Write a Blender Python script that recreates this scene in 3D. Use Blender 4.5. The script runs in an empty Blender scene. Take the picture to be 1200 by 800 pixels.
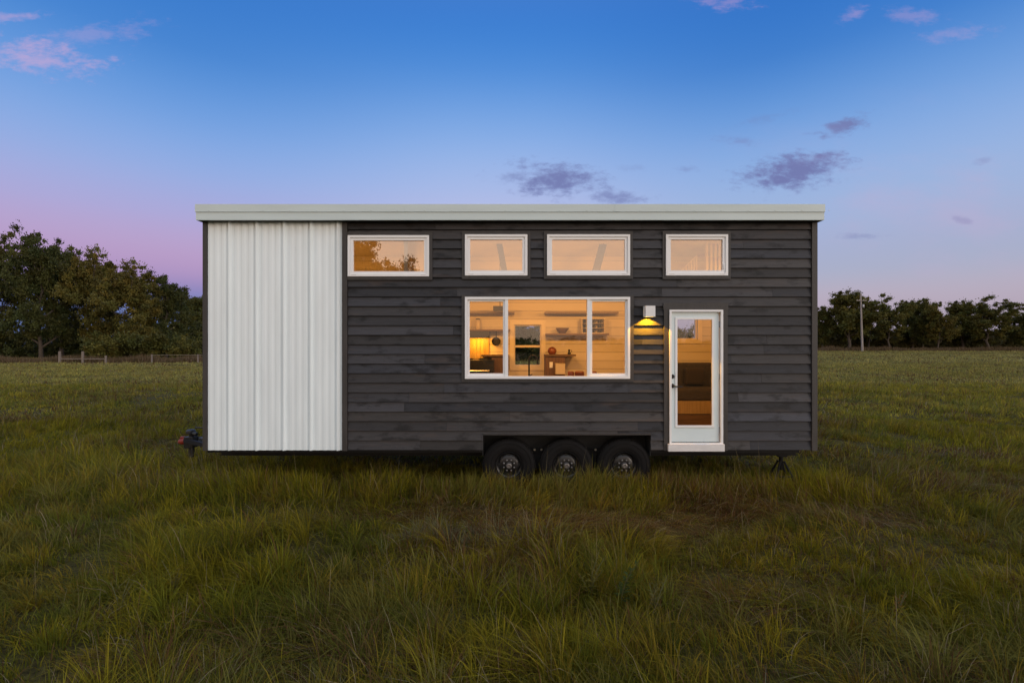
import bpy, math, random
import numpy as np
from mathutils import Vector, Matrix

SC = bpy.context.scene
COL = SC.collection
F = 560.0; CAMY = -7.09; CAMZ = 2.15; HOR = 405.0
def X(px, y=0.0): return (px - 600.0) / F * (y - CAMY)
def Z(py, y=0.0): return CAMZ - (py - HOR) / F * (y - CAMY)
R = math.radians

# ------------------------------------------------------------------ helpers
class MB:
    def __init__(s): s.v = []; s.f = []; s.c = []; s.sm = []
    def add(s, vs, fs, col=(1, 1, 1), smooth=False):
        b = len(s.v); s.v += [tuple(p) for p in vs]
        for f in fs: s.f.append(tuple(b + i for i in f)); s.sm.append(smooth)
        s.c += [col] * len(vs)
        return s
    def box(s, x0, x1, y0, y1, z0, z1, col=(1, 1, 1)):
        vs = [(x0,y0,z0),(x1,y0,z0),(x1,y1,z0),(x0,y1,z0),(x0,y0,z1),(x1,y0,z1),(x1,y1,z1),(x0,y1,z1)]
        return s.add(vs, [(0,3,2,1),(4,5,6,7),(0,1,5,4),(1,2,6,5),(2,3,7,6),(3,0,4,7)], col)
    def ring(s, x0, x1, z0, z1, w, y0, y1, wb=None, col=(1, 1, 1)):
        """rectangular frame in the xz plane, w wide, wb wide at the bottom"""
        wb = w if wb is None else wb
        o = [(x0,z0),(x1,z0),(x1,z1),(x0,z1)]; i = [(x0+w,z0+wb),(x1-w,z0+wb),(x1-w,z1-w),(x0+w,z1-w)]
        vs = [(a,y0,b) for a,b in o]+[(a,y0,b) for a,b in i]+[(a,y1,b) for a,b in o]+[(a,y1,b) for a,b in i]
        fs = []
        for k in range(4):
            n = (k+1)%4
            fs += [(k,n,4+n,4+k),(8+n,8+k,12+k,12+n),(n,k,8+k,8+n),(4+k,4+n,12+n,12+k)]
        return s.add(vs, fs, col)
    def tube(s, pts, rad, n=10, col=(1, 1, 1), cap=True):
        pts = [Vector(p) for p in pts]; m = len(pts)
        rad = rad if isinstance(rad, (list, tuple)) else [rad]*m
        vs = []; fs = []
        up = None
        for i, p in enumerate(pts):
            d = (pts[min(i+1,m-1)] - pts[max(i-1,0)]).normalized()
            if up is None:
                a = d.orthogonal().normalized()
            else:
                a = (up - d*up.dot(d)).normalized()
            up = a; b = d.cross(a)
            for k in range(n):
                t = 2*math.pi*k/n
                vs.append(p + (a*math.cos(t) + b*math.sin(t))*rad[i])
        for i in range(m-1):
            for k in range(n):
                k2 = (k+1)%n
                fs.append((i*n+k, i*n+k2, (i+1)*n+k2, (i+1)*n+k))
        if cap:
            fs.append(tuple(range(n-1,-1,-1))); fs.append(tuple((m-1)*n+k for k in range(n)))
        return s.add(vs, fs, col, True)
    def lathe(s, prof, c=(0,0,0), axis='z', n=32, col=(1,1,1), smooth=True):
        """prof: (radius, along) pairs"""
        vs = []; fs = []; m = len(prof)
        for r, h in prof:
            for k in range(n):
                t = 2*math.pi*k/n; a = r*math.cos(t); b = r*math.sin(t)
                vs.append((c[0]+a, c[1]+b, c[2]+h) if axis == 'z' else (c[0]+a, c[1]+h, c[2]+b))
        for i in range(m-1):
            for k in range(n):
                k2 = (k+1)%n
                f = (i*n+k, i*n+k2, (i+1)*n+k2, (i+1)*n+k)
                fs.append(f if axis == 'z' else f[::-1])
        return s.add(vs, fs, col, smooth)
    def build(s, name, mat, parent=None, bevel=0.0, auto=True):
        me = bpy.data.meshes.new(name); me.from_pydata(s.v, [], s.f); me.validate()
        if any(s.sm): me.polygons.foreach_set('use_smooth', [bool(q) for q in s.sm][:len(me.polygons)])
        ca = me.color_attributes.new('tint', 'FLOAT_COLOR', 'POINT')
        if len(me.vertices) == len(s.c):
            ca.data.foreach_set('color', np.array([(a,b,c,1) for a,b,c in s.c], dtype=np.float32).ravel())
        me.materials.append(mat)
        o = bpy.data.objects.new(name, me); COL.objects.link(o)
        if parent: o.parent = parent
        if bevel:
            m = o.modifiers.new('bevel', 'BEVEL'); m.width = bevel; m.segments = 2; m.limit_method = 'ANGLE'
        if any(s.sm):
            try:
                me.set_sharp_from_angle(angle=R(40))
            except Exception: pass
        return o

def tag(o, label=None, cat=None, group=None, kind=None):
    if label: o['label'] = label
    if cat: o['category'] = cat
    if group: o['group'] = group
    if kind: o['kind'] = kind
    return o
def empty(name, loc, label, cat, group=None, rz=0):
    o = bpy.data.objects.new(name, None); COL.objects.link(o)
    o.location = loc; o.rotation_euler[2] = rz; o.empty_display_size = 0.2
    return tag(o, label, cat, group)
def subtract(rects, hole):
    out = []
    hx0, hx1, hz0, hz1 = hole
    for x0, x1, z0, z1 in rects:
        if hx1 <= x0 or hx0 >= x1 or hz1 <= z0 or hz0 >= z1: out.append((x0,x1,z0,z1)); continue
        if hz0 > z0: out.append((x0,x1,z0,hz0))
        if hz1 < z1: out.append((x0,x1,hz1,z1))
        a, b = max(z0,hz0), min(z1,hz1)
        if hx0 > x0: out.append((x0,hx0,a,b))
        if hx1 < x1: out.append((hx1,x1,a,b))
    return [r for r in out if r[1]-r[0] > 1e-4 and r[3]-r[2] > 1e-4]
def wall_holes(mb, x0, x1, z0, z1, holes, y0, y1, col=(1,1,1)):
    xs = sorted({x0,x1,*[h[0] for h in holes],*[h[1] for h in holes]}); zs = sorted({z0,z1,*[h[2] for h in holes],*[h[3] for h in holes]})
    xs = [q for q in xs if x0 <= q <= x1]; zs = [q for q in zs if z0 <= q <= z1]
    def solid(i, j):
        if i < 0 or j < 0 or i >= len(xs)-1 or j >= len(zs)-1: return False
        cx, cz = (xs[i]+xs[i+1])/2, (zs[j]+zs[j+1])/2
        return not any(h[0] < cx < h[1] and h[2] < cz < h[3] for h in holes)
    for i in range(len(xs)-1):
        for j in range(len(zs)-1):
            if not solid(i,j): continue
            a,b,c,d = xs[i],xs[i+1],zs[j],zs[j+1]
            fs = [[(a,y0,c),(b,y0,c),(b,y0,d),(a,y0,d)],[(b,y1,c),(a,y1,c),(a,y1,d),(b,y1,d)]]
            if not solid(i-1,j): fs.append([(a,y1,c),(a,y0,c),(a,y0,d),(a,y1,d)])
            if not solid(i+1,j): fs.append([(b,y0,c),(b,y1,c),(b,y1,d),(b,y0,d)])
            if not solid(i,j-1): fs.append([(a,y1,c),(b,y1,c),(b,y0,c),(a,y0,c)])
            if not solid(i,j+1): fs.append([(a,y0,d),(b,y0,d),(b,y1,d),(a,y1,d)])
            for q in fs: mb.add(q, [(0,1,2,3)], col)

# ------------------------------------------------------------------ materials
def newmat(name):
    m = bpy.data.materials.new(name); m.use_nodes = True
    nt = m.node_tree; return m, nt, nt.nodes['Principled BSDF']
def mat(name, col, rough=0.6, metal=0.0, noise=0.0, nscale=8.0, bump=0.0, bscale=60.0, stretch=(1,1,1), spec=0.5, emit=None, es=0.0, attr=False, coat=0.0):
    m, nt, p = newmat(name); N = nt.nodes; L = nt.links
    p.inputs['Roughness'].default_value = rough; p.inputs['Metallic'].default_value = metal
    p.inputs['Specular IOR Level'].default_value = spec
    p.inputs['Coat Weight'].default_value = coat
    tc = N.new('ShaderNodeTexCoord'); mp = N.new('ShaderNodeMapping'); mp.inputs['Scale'].default_value = stretch
    L.new(tc.outputs['Object'], mp.inputs[0])
    src = None
    rgb = N.new('ShaderNodeRGB'); rgb.outputs[0].default_value = (*col, 1); src = rgb.outputs[0]
    if attr:
        a = N.new('ShaderNodeAttribute'); a.attribute_name = 'tint'
        x = N.new('ShaderNodeMix'); x.data_type = 'RGBA'; x.blend_type = 'MULTIPLY'; x.inputs[0].default_value = 1
        L.new(src, x.inputs[6]); L.new(a.outputs['Color'], x.inputs[7]); src = x.outputs[2]
    if noise:
        n = N.new('ShaderNodeTexNoise'); n.inputs['Scale'].default_value = nscale; n.inputs['Detail'].default_value = 6
        L.new(mp.outputs[0], n.inputs['Vector'])
        mr = N.new('ShaderNodeMapRange'); mr.inputs[1].default_value = .25; mr.inputs[2].default_value = .75
        mr.inputs[3].default_value = 1-noise; mr.inputs[4].default_value = 1+noise
        L.new(n.outputs[0], mr.inputs[0])
        x = N.new('ShaderNodeMix'); x.data_type = 'RGBA'; x.blend_type = 'MULTIPLY'; x.inputs[0].default_value = 1
        L.new(src, x.inputs[6]); L.new(mr.outputs[0], x.inputs[7]); src = x.outputs[2]
        mr2 = N.new('ShaderNodeMapRange'); mr2.inputs[3].default_value = max(rough-.12, .02); mr2.inputs[4].default_value = min(rough+.12, 1)
        L.new(n.outputs[0], mr2.inputs[0]); L.new(mr2.outputs[0], p.inputs['Roughness'])
    L.new(src, p.inputs['Base Color'])
    if bump:
        n = N.new('ShaderNodeTexNoise'); n.inputs['Scale'].default_value = bscale; n.inputs['Detail'].default_value = 4
        L.new(mp.outputs[0], n.inputs['Vector'])
        b = N.new('ShaderNodeBump'); b.inputs['Strength'].default_value = bump; b.inputs['Distance'].default_value = .01
        L.new(n.outputs[0], b.inputs['Height']); L.new(b.outputs[0], p.inputs['Normal'])
    if emit:
        p.inputs['Emission Color'].default_value = (*emit, 1); p.inputs['Emission Strength'].default_value = es
    return m

def siding_mat():
    m, nt, p = newmat('charcoal stained cedar'); N = nt.nodes; L = nt.links
    tc = N.new('ShaderNodeTexCoord')
    a = N.new('ShaderNodeAttribute'); a.attribute_name = 'tint'
    shf = N.new('ShaderNodeVectorMath'); shf.operation = 'MULTIPLY_ADD'; shf.inputs[1].default_value = (900,700,800)
    L.new(a.outputs['Color'], shf.inputs[0]); L.new(tc.outputs['Object'], shf.inputs[2])      # every board its own grain
    def noise(sc, stretch, det=6, off=(0,0,0)):
        mp = N.new('ShaderNodeMapping'); mp.inputs['Scale'].default_value = stretch; mp.inputs['Location'].default_value = off
        L.new(shf.outputs[0], mp.inputs[0])
        n = N.new('ShaderNodeTexNoise'); n.inputs['Scale'].default_value = sc; n.inputs['Detail'].default_value = det
        n.inputs['Roughness'].default_value = .62
        L.new(mp.outputs[0], n.inputs['Vector']); return n.outputs[0]
    def mul(c, f, lo, hi, a0=.3, a1=.7):
        mr = N.new('ShaderNodeMapRange'); mr.inputs[1].default_value = a0; mr.inputs[2].default_value = a1
        mr.inputs[3].default_value = lo; mr.inputs[4].default_value = hi; L.new(f, mr.inputs[0])
        x = N.new('ShaderNodeMix'); x.data_type = 'RGBA'; x.blend_type = 'MULTIPLY'; x.inputs[0].default_value = 1
        L.new(c, x.inputs[6]); L.new(mr.outputs[0], x.inputs[7]); return x.outputs[2]
    c = a.outputs['Color']
    c = mul(c, noise(6, (.5,.5,9)), .80, 1.2)
    c = mul(c, noise(2.6, (1,1,2.4), 8), .36, 1.06, .36, .47)       # darker blotches of stain
    c = mul(c, noise(30, (.25,1,4)), .88, 1.12)
    x = N.new('ShaderNodeMix'); x.data_type = 'RGBA'; x.inputs[7].default_value = (.078,.054,.043,1)
    mr = N.new('ShaderNodeMapRange'); mr.inputs[1].default_value = .56; mr.inputs[2].default_value = .74; mr.inputs[4].default_value = .5
    L.new(noise(1.6, (1,1,5), 6, (3,0,7)), mr.inputs[0]); L.new(mr.outputs[0], x.inputs[0]); L.new(c, x.inputs[6])
    L.new(x.outputs[2], p.inputs['Base Color'])
    p.inputs['Roughness'].default_value = .62; p.inputs['Specular IOR Level'].default_value = .35
    b = N.new('ShaderNodeBump'); b.inputs['Strength'].default_value = .35; b.inputs['Distance'].default_value = .006
    L.new(noise(18, (.35,1,8), 8), b.inputs['Height']); L.new(b.outputs[0], p.inputs['Normal'])
    return m

def glass_mat(name, refl):
    m = bpy.data.materials.new(name); m.use_nodes = True; nt = m.node_tree; N = nt.nodes; L = nt.links
    for n in list(N): N.remove(n)
    o = N.new('ShaderNodeOutputMaterial'); mx = N.new('ShaderNodeMixShader'); t = N.new('ShaderNodeBsdfTransparent'); g = N.new('ShaderNodeBsdfGlossy')
    t.inputs[0].default_value = (.93,.94,.93,1); g.inputs[0].default_value = (1,1,1,1); g.inputs['Roughness'].default_value = .012
    fr = N.new('ShaderNodeFresnel'); fr.inputs[0].default_value = 1.5
    ma = N.new('ShaderNodeMath'); ma.operation = 'MULTIPLY_ADD'; ma.inputs[1].default_value = 1.0; ma.inputs[2].default_value = refl-.04; ma.use_clamp = True
    L.new(fr.outputs[0], ma.inputs[0]); L.new(ma.outputs[0], mx.inputs[0]); L.new(t.outputs[0], mx.inputs[1]); L.new(g.outputs[0], mx.inputs[2])
    L.new(mx.outputs[0], o.inputs[0])
    tc = N.new('ShaderNodeTexCoord'); n = N.new('ShaderNodeTexNoise'); n.inputs['Scale'].default_value = 1.3; n.inputs['Detail'].default_value = 1
    L.new(tc.outputs['Object'], n.inputs['Vector']); b = N.new('ShaderNodeBump'); b.inputs['Strength'].default_value = .05; b.inputs['Distance'].default_value = .02
    L.new(n.outputs[0], b.inputs['Height']); L.new(b.outputs[0], g.inputs['Normal'])
    return m

def leaf_mat(name, trans=.3, rough=.6, spec=.2):
    m = bpy.data.materials.new(name); m.use_nodes = True; nt = m.node_tree; N = nt.nodes; L = nt.links
    p = N['Principled BSDF']; o = N['Material Output']
    a = N.new('ShaderNodeAttribute'); a.attribute_name = 'tint'
    p.inputs['Roughness'].default_value = rough; p.inputs['Specular IOR Level'].default_value = spec
    t = N.new('ShaderNodeBsdfTranslucent'); mx = N.new('ShaderNodeMixShader'); mx.inputs[0].default_value = trans
    L.new(a.outputs['Color'], p.inputs['Base Color']); L.new(a.outputs['Color'], t.inputs[0])
    L.new(p.outputs[0], mx.inputs[1]); L.new(t.outputs[0], mx.inputs[2]); L.new(mx.outputs[0], o.inputs[0])
    return m

M = dict(
    siding=siding_mat(),
    trim=mat('dark trim paint', (.042,.038,.036), .6, noise=.3, nscale=5, stretch=(3,3,.5), bump=.3, bscale=40),
    core=mat('black building paper', (.012,.012,.012), .9, noise=.2),
    metal=mat('white ribbed steel', (.80,.88,.91), .32, noise=.05, nscale=2.0, stretch=(3,3,.5), spec=.5),
    fascia=mat('grey painted flashing', (.57,.66,.66), .4, noise=.05, nscale=3, stretch=(.5,1,4)),
    vinyl=mat('white window vinyl', (.84,.84,.84), .4, noise=.03, nscale=3),
    door=mat('white door paint', (.70,.80,.82), .35, noise=.03, nscale=3),
    sill=mat('painted threshold', (.72,.70,.69), .5, noise=.08, nscale=9, stretch=(1,1,3)),
    grey=mat('grey aluminium', (.35,.34,.34), .4, metal=.5, noise=.1),
    glass=glass_mat('coated window glass', .33), glass2=glass_mat('kitchen window glass', .068),
    black=mat('matte black metal', (.012,.012,.013), .4, noise=.2, nscale=20),
    steel=mat('black painted steel', (.008,.008,.008), .7, spec=.25, noise=.3, nscale=10, bump=.2),
    tyre=mat('tyre rubber', (.008,.0072,.007), .85, spec=.22, noise=.35, nscale=7, bump=.3, bscale=80),
    rim=mat('black wheel paint', (.012,.012,.013), .35, noise=.3, nscale=10),
    chrome=mat('zinc and chrome', (.62,.60,.58), .32, metal=1, noise=.15, nscale=30),
    hub=mat('dull zinc', (.20,.19,.185), .45, metal=.8, noise=.3, nscale=30),
    red=mat('red plastic', (.22,.022,.012), .5, noise=.2, nscale=14),
    galv=mat('galvanised steel', (.30,.32,.35), .4, metal=.7, noise=.2, nscale=12),
    iwall=mat('cream painted shiplap', (.66,.57,.45), .6, noise=.06, nscale=3, attr=True, stretch=(.4,1,3)),
    iceil=mat('pale ceiling boards', (.72,.64,.52), .6, noise=.06, nscale=3),
    icase=mat('cream window casing', (.74,.64,.50), .5, noise=.04),
    wood=mat('oiled oak', (.15,.085,.032), .45, noise=.35, nscale=6, stretch=(.5,4,9), bump=.1),
    dwood=mat('brown walnut', (.13,.065,.030), .45, noise=.4, nscale=6, stretch=(6,4,.6)),
    splash=mat('vertical cedar boards', (.40,.27,.10), .5, noise=.3, nscale=5, stretch=(7,4,.5), attr=True),
    floor=mat('oak floor planks', (.26,.15,.07), .4, noise=.35, nscale=4, stretch=(.5,6,1)),
    range_=mat('black enamel', (.015,.014,.014), .2, noise=.1, coat=.3),
    clay=mat('terracotta glaze', (.22,.06,.03), .4, noise=.25, nscale=20),
    cream=mat('cream ceramic', (.60,.50,.36), .5, noise=.08, nscale=9),
    fabric=mat('charcoal sofa fabric', (.045,.035,.030), .9, noise=.3, nscale=25, bump=.4, bscale=150),
    brace=mat('grey diagonal bar', (.10,.085,.09), .7, noise=.25, nscale=5, stretch=(1,1,5)),
    bulb=mat('lit lamp diffuser', (.9,.7,.3), .5, emit=(1,.62,.16), es=14),
    glow=mat('unseen room lamp glow', (.9,.7,.4), .5, emit=(1,.66,.3), es=8),
    lampw=mat('white lamp housing', (.80,.80,.80), .4, noise=.03),
    bark=mat('grey brown bark', (.075,.058,.045), .9, noise=.4, nscale=6, stretch=(3,3,.6), bump=.6, bscale=14),
    pole=mat('weathered pole wood', (.30,.26,.24), .85, noise=.3, nscale=4, stretch=(5,5,.4)),
    post=mat('weathered fence wood', (.19,.155,.13), .85, noise=.3, nscale=4, stretch=(5,5,.6)),
    leaf=leaf_mat('tree foliage', .25), grass=leaf_mat('meadow grass', .34, .7, .08),
)

# ------------------------------------------------------------------ noise + terrain
_rs = np.random.RandomState(5)
_G = _rs.rand(256, 256)
def vnoise(x, y, s=1.0, o=0.0):
    x = np.asarray(x, float)*s + o*17.3 + 1000; y = np.asarray(y, float)*s + o*9.7 + 1000
    xi = np.floor(x).astype(int); yi = np.floor(y).astype(int); fx = x-xi; fy = y-yi
    fx = fx*fx*(3-2*fx); fy = fy*fy*(3-2*fy)
    g = lambda a, b: _G[a & 255, b & 255]
    return (g(xi,yi)*(1-fx)+g(xi+1,yi)*fx)*(1-fy) + (g(xi,yi+1)*(1-fx)+g(xi+1,yi+1)*fx)*fy
def fbm(x, y, s, o=0.0): return vnoise(x,y,s,o)*.55 + vnoise(x,y,s*2.1,o+1)*.3 + vnoise(x,y,s*4.3,o+2)*.15
def sst(a, b, x):
    t = np.clip((np.asarray(x, float)-a)/(b-a), 0, 1); return t*t*(3-2*t)
def ground(x, y):
    x = np.asarray(x, float); y = np.asarray(y, float)
    rise = 0.98*sst(-25, 35, x)*sst(6, 105, y)
    near = (fbm(x,y,.55,3)-.5)*.16*(1 - np.exp(-((y-1.3)/3.0)**2 - (x/6.5)**4)*.8)
    far = (fbm(x,y,.06,7)-.5)*.5*sst(12, 50, np.abs(y))
    return rise + near + far*.5

def build_ground():
    g = [0.0]; st = .35
    while g[-1] < 1600: g.append(g[-1]+st); st *= 1.055
    xs = np.array([-q for q in g[:0:-1]] + g); n = len(xs)
    XX, YY = np.meshgrid(xs, xs, indexing='ij'); ZZ = ground(XX, YY) - .02
    v = np.stack([XX,YY,ZZ], -1).reshape(-1,3)
    i = np.arange(n-1)[:,None]*n + np.arange(n-1)[None,:]
    f = np.stack([i, i+n, i+n+1, i+1], -1).reshape(-1,4)
    me = np_mesh('meadow_ground', v, f)
    m, nt, p = newmat('meadow soil and thatch'); N = nt.nodes; L = nt.links
    tc = N.new('ShaderNodeTexCoord'); ns = []
    for sc, det in ((.35,5),(22,8),(.03,4)):
        q = N.new('ShaderNodeTexNoise'); q.inputs['Scale'].default_value = sc; q.inputs['Detail'].default_value = det; q.inputs['Roughness'].default_value = .65
        L.new(tc.outputs['Object'], q.inputs['Vector']); ns.append(q)
    r1 = N.new('ShaderNodeValToRGB'); r1.color_ramp.elements[0].color = (.034,.027,.011,1); r1.color_ramp.elements[1].color = (.125,.105,.028,1)
    r1.color_ramp.elements[0].position = .35; r1.color_ramp.elements[1].position = .68; L.new(ns[1].outputs[0], r1.inputs[0])
    mx = N.new('ShaderNodeMix'); mx.data_type = 'RGBA'; mx.inputs[7].default_value = (.075,.042,.022,1)
    mr = N.new('ShaderNodeMapRange'); mr.inputs[1].default_value = .52; mr.inputs[2].default_value = .7; mr.inputs[4].default_value = .6
    L.new(ns[0].outputs[0], mr.inputs[0]); L.new(mr.outputs[0], mx.inputs[0]); L.new(r1.outputs[0], mx.inputs[6])
    L.new(mx.outputs[2], p.inputs['Base Color']); p.inputs['Roughness'].default_value = .95; p.inputs['Specular IOR Level'].default_value = .1
    b = N.new('ShaderNodeBump'); b.inputs['Strength'].default_value = .8; b.inputs['Distance'].default_value = .05
    L.new(ns[1].outputs[0], b.inputs['Height']); L.new(b.outputs[0], p.inputs['Normal'])
    me.materials.append(m)
    o = bpy.data.objects.new('ground', me); COL.objects.link(o); tag(o, kind='structure')

def np_mesh(name, v, f, col=None, smooth=True):
    me = bpy.data.meshes.new(name); f = np.asarray(f); k = f.shape[1]
    me.vertices.add(len(v)); me.vertices.foreach_set('co', np.asarray(v, np.float32).ravel())
    me.loops.add(f.size); me.loops.foreach_set('vertex_index', f.astype(np.int32).ravel())
    me.polygons.add(len(f)); me.polygons.foreach_set('loop_start', np.arange(0, f.size, k, dtype=np.int32))
    if smooth: me.polygons.foreach_set('use_smooth', np.ones(len(f), bool))
    me.update(calc_edges=True)
    if col is not None:
        ca = me.color_attributes.new('tint', 'FLOAT_COLOR', 'POINT')
        c = np.ones((len(v),4), np.float32); c[:,:3] = col; ca.data.foreach_set('color', c.ravel())
    return me
build_ground()

# ------------------------------------------------------------------ grass
def blades(rs, x, y, h, w, lx, ly, col, seg=3):
    """ribbon blades: arrays per blade; lx, ly = sideways reach of the tip in blade heights"""
    n = len(x); z = ground(x, y) - .02
    yaw = rs.rand(n)*math.pi; wx = np.cos(yaw); wy = np.sin(yaw)
    reach = np.hypot(lx, ly); drop = np.clip(1.02 - .55*reach, .16, 1)
    ts = [0, .38, .72] if seg == 3 else [0, .55]
    V = []
    for t in ts:
        cx = x + lx*h*t*t; cy = y + ly*h*t*t; cz = z + h*(t + (drop-1)*t*t)
        ww = w*(1 - .55*t)*.5
        V.append(np.stack([cx-wx*ww, cy-wy*ww, cz], -1)); V.append(np.stack([cx+wx*ww, cy+wy*ww, cz], -1))
    V.append(np.stack([x+lx*h, y+ly*h, z+h*drop], -1))
    k = len(V); v = np.stack(V, 1).reshape(-1,3); b = np.arange(n)[:,None]*k
    tr = [(0,1,3),(0,3,2),(2,3,5),(2,5,4),(4,5,6)] if seg == 3 else [(0,1,3),(0,3,2),(2,3,4)]
    f = np.concatenate([b+np.array(t)[None,:] for t in tr], 0)
    c = np.repeat(col, k, 0)
    return v, f, c

def build_grass():
    rs = np.random.RandomState(11); Vs=[]; Fs=[]; Cs=[]; off = 0
    pal = np.array([(.230,.198,.014),(.165,.168,.016),(.285,.235,.018),(.120,.130,.015),(.245,.180,.020),(.185,.172,.036)])
    dry = np.array([(.30,.235,.12),(.34,.28,.17),(.20,.115,.048),(.16,.080,.036)])
    def zone(d0, d1, dens, clump, hscale, wid, seg, crs=1.0, var=1.0, lift=1.0):
        nonlocal off
        A = 1.16*(d1*d1-d0*d0) + 4.0*(d1-d0)
        n = int(A*dens); nc = max(1, n//clump)
        u = rs.rand(nc); d = np.sqrt(d0*d0 + u*(d1*d1-d0*d0)); cx = (rs.rand(nc)*2-1)*(1.16*d+2.0); cy = d + CAMY
        ph = rs.rand(nc)**1.3; pdir = 2*math.pi*(fbm(cx,cy,.30,6)*1.5) + rs.randn(nc)*.7; plean = .1+.9*rs.rand(nc)**1.6
        pci = np.clip((fbm(cx,cy,.7,20)*1.6-.3 + rs.randn(nc)*.22)*len(pal), 0, len(pal)-1).astype(int)
        ptone = lift*(1+var*(.6*rs.rand(nc)-.30))*(.78+.45*fbm(cx,cy,.13,22)); pdry = rs.rand(nc)  # lift paints the brighter light of the far field into the blades
        idx = rs.randint(0, nc, n)
        cr = (.05+.16*rs.rand(nc)**1.5)*crs
        ang = rs.rand(n)*2*math.pi; rr = np.sqrt(rs.rand(n))*cr[idx]; rn = rr/cr[idx]
        x = cx[idx]+np.cos(ang)*rr; y = cy[idx]+np.sin(ang)*rr
        loose = rs.rand(n) < .30
        x = x + np.where(loose, rs.randn(n)*.25*crs, 0); y = y + np.where(loose, rs.randn(n)*.25*crs, 0)
        hn = fbm(x, y, .75, 1); hm = fbm(x, y, .22, 4)
        H = (.12 + .22*sst(.30,.70,hn))*(.7+.6*hm)*(.55+.9*ph[idx])*(.6+.7*rs.rand(n))
        H = np.where(loose, H*.75, H)
        worn = np.exp(-((y+1.15+.25*np.sin(x*1.3))/.42)**2)*sst(-3.0,-.8,x)*(1-sst(4.5,5.6,x))*(.4+1.1*fbm(x,y,1.1,9))
        worn = np.clip(worn + .45*sst(.60,.72,fbm(x,y,.45,40)), 0, 1)
        H *= 1 - .30*worn
        under = (np.abs(x) < 4.55) & (y > -.02) & (y < 2.7)
        front = np.exp(-((y+.30)/.30)**2)*(np.abs(x) < 5.2)
        H = np.where(under, np.minimum(H, .26)*.8, H*(1-.4*front) + .40*front*(.60+.6*fbm(x,y,1.7,17))*(.65+.5*rs.rand(n)))
        H *= hscale
        tall = rs.rand(n) < .006; H = np.where(tall & ~under, H*1.5+.06, H)
        lod = rs.rand(n) < .22                                     # lodged blades lying over
        ls = (plean[idx]*(.45+.8*rs.rand(n)) + np.where(lod, .9, 0))*(1-.6*front) + 1.0*worn*(1-front)
        dd = pdir[idx] + rs.randn(n)*.35 + np.where(lod, rs.randn(n)*1.2, 0)
        lx = np.cos(dd)*ls + np.cos(ang)*.62*rn*(1-.6*front) + rs.randn(n)*.14
        ly = np.sin(dd)*ls*.8 + np.sin(ang)*.62*rn*(1-.6*front) + rs.randn(n)*.14
        lx = np.where(tall, lx*.45, lx); ly = np.where(tall, ly*.45, ly)
        pl_ = pal + (np.array([(.20,.185,.085)])-pal)*min(.6, max(0, (d0-8)/40))        # brighter, hazier distance light mixed into the blade colours further out
        col = pl_[pci[idx]]*ptone[idx][:,None]
        pd = np.clip(.04 + .42*var*sst(.52,.74,fbm(x,y,.45,30)) + .6*worn + .35*(pdry[idx]>.93), 0, .85)
        isd = rs.rand(n) < pd
        di = rs.randint(0, 4, n); di = np.where(rs.rand(n) < .6, rs.randint(2,4,n), di)
        col = np.where(isd[:,None], dry[di]*(.6+.35*rs.rand(n))[:,None], col)
        col = np.where(tall[:,None], dry[rs.randint(0,2,n)]*.8, col)
        # coarser tussock of pale blue-green grass left of centre, as in the photo
        tus = np.exp(-(((x+.45)/.75)**2+((y+1.75)/.32)**2)); col = np.where((tus > .35)[:,None] & ~isd[:,None], np.array([(.19,.19,.10)]), col); H *= 1+.35*tus
        col *= (.72+.56*rs.rand(n))[:,None]
        keep = (y > CAMY+d0*.6)
        for hubx in (X(596.5),X(663.5),X(731)):
            keep &= ~((np.abs(x-hubx) < .30) & (y > .0) & (y < .32))
        w = wid*(.6+.8*rs.rand(n))*np.where(tall,.6,1)
        sel = np.where(keep)[0]
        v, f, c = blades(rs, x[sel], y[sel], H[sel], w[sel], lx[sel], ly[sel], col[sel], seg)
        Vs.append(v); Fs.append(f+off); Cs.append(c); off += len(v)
    zone(1.5, 4.5, 3000, 90, 1.0, .0062, 3)
    zone(4.5, 8.5, 2300, 70, 1.0, .0070, 3)
    zone(8.5, 14, 850, 40, .95, .012, 2, 1.2)
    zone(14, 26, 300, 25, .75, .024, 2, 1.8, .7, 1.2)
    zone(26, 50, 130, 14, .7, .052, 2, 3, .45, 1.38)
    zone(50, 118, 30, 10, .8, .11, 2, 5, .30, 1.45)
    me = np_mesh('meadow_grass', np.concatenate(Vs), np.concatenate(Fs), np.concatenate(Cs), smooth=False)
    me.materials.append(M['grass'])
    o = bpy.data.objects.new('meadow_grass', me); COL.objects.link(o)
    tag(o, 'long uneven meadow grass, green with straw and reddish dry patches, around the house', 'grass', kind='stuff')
build_grass()

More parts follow.
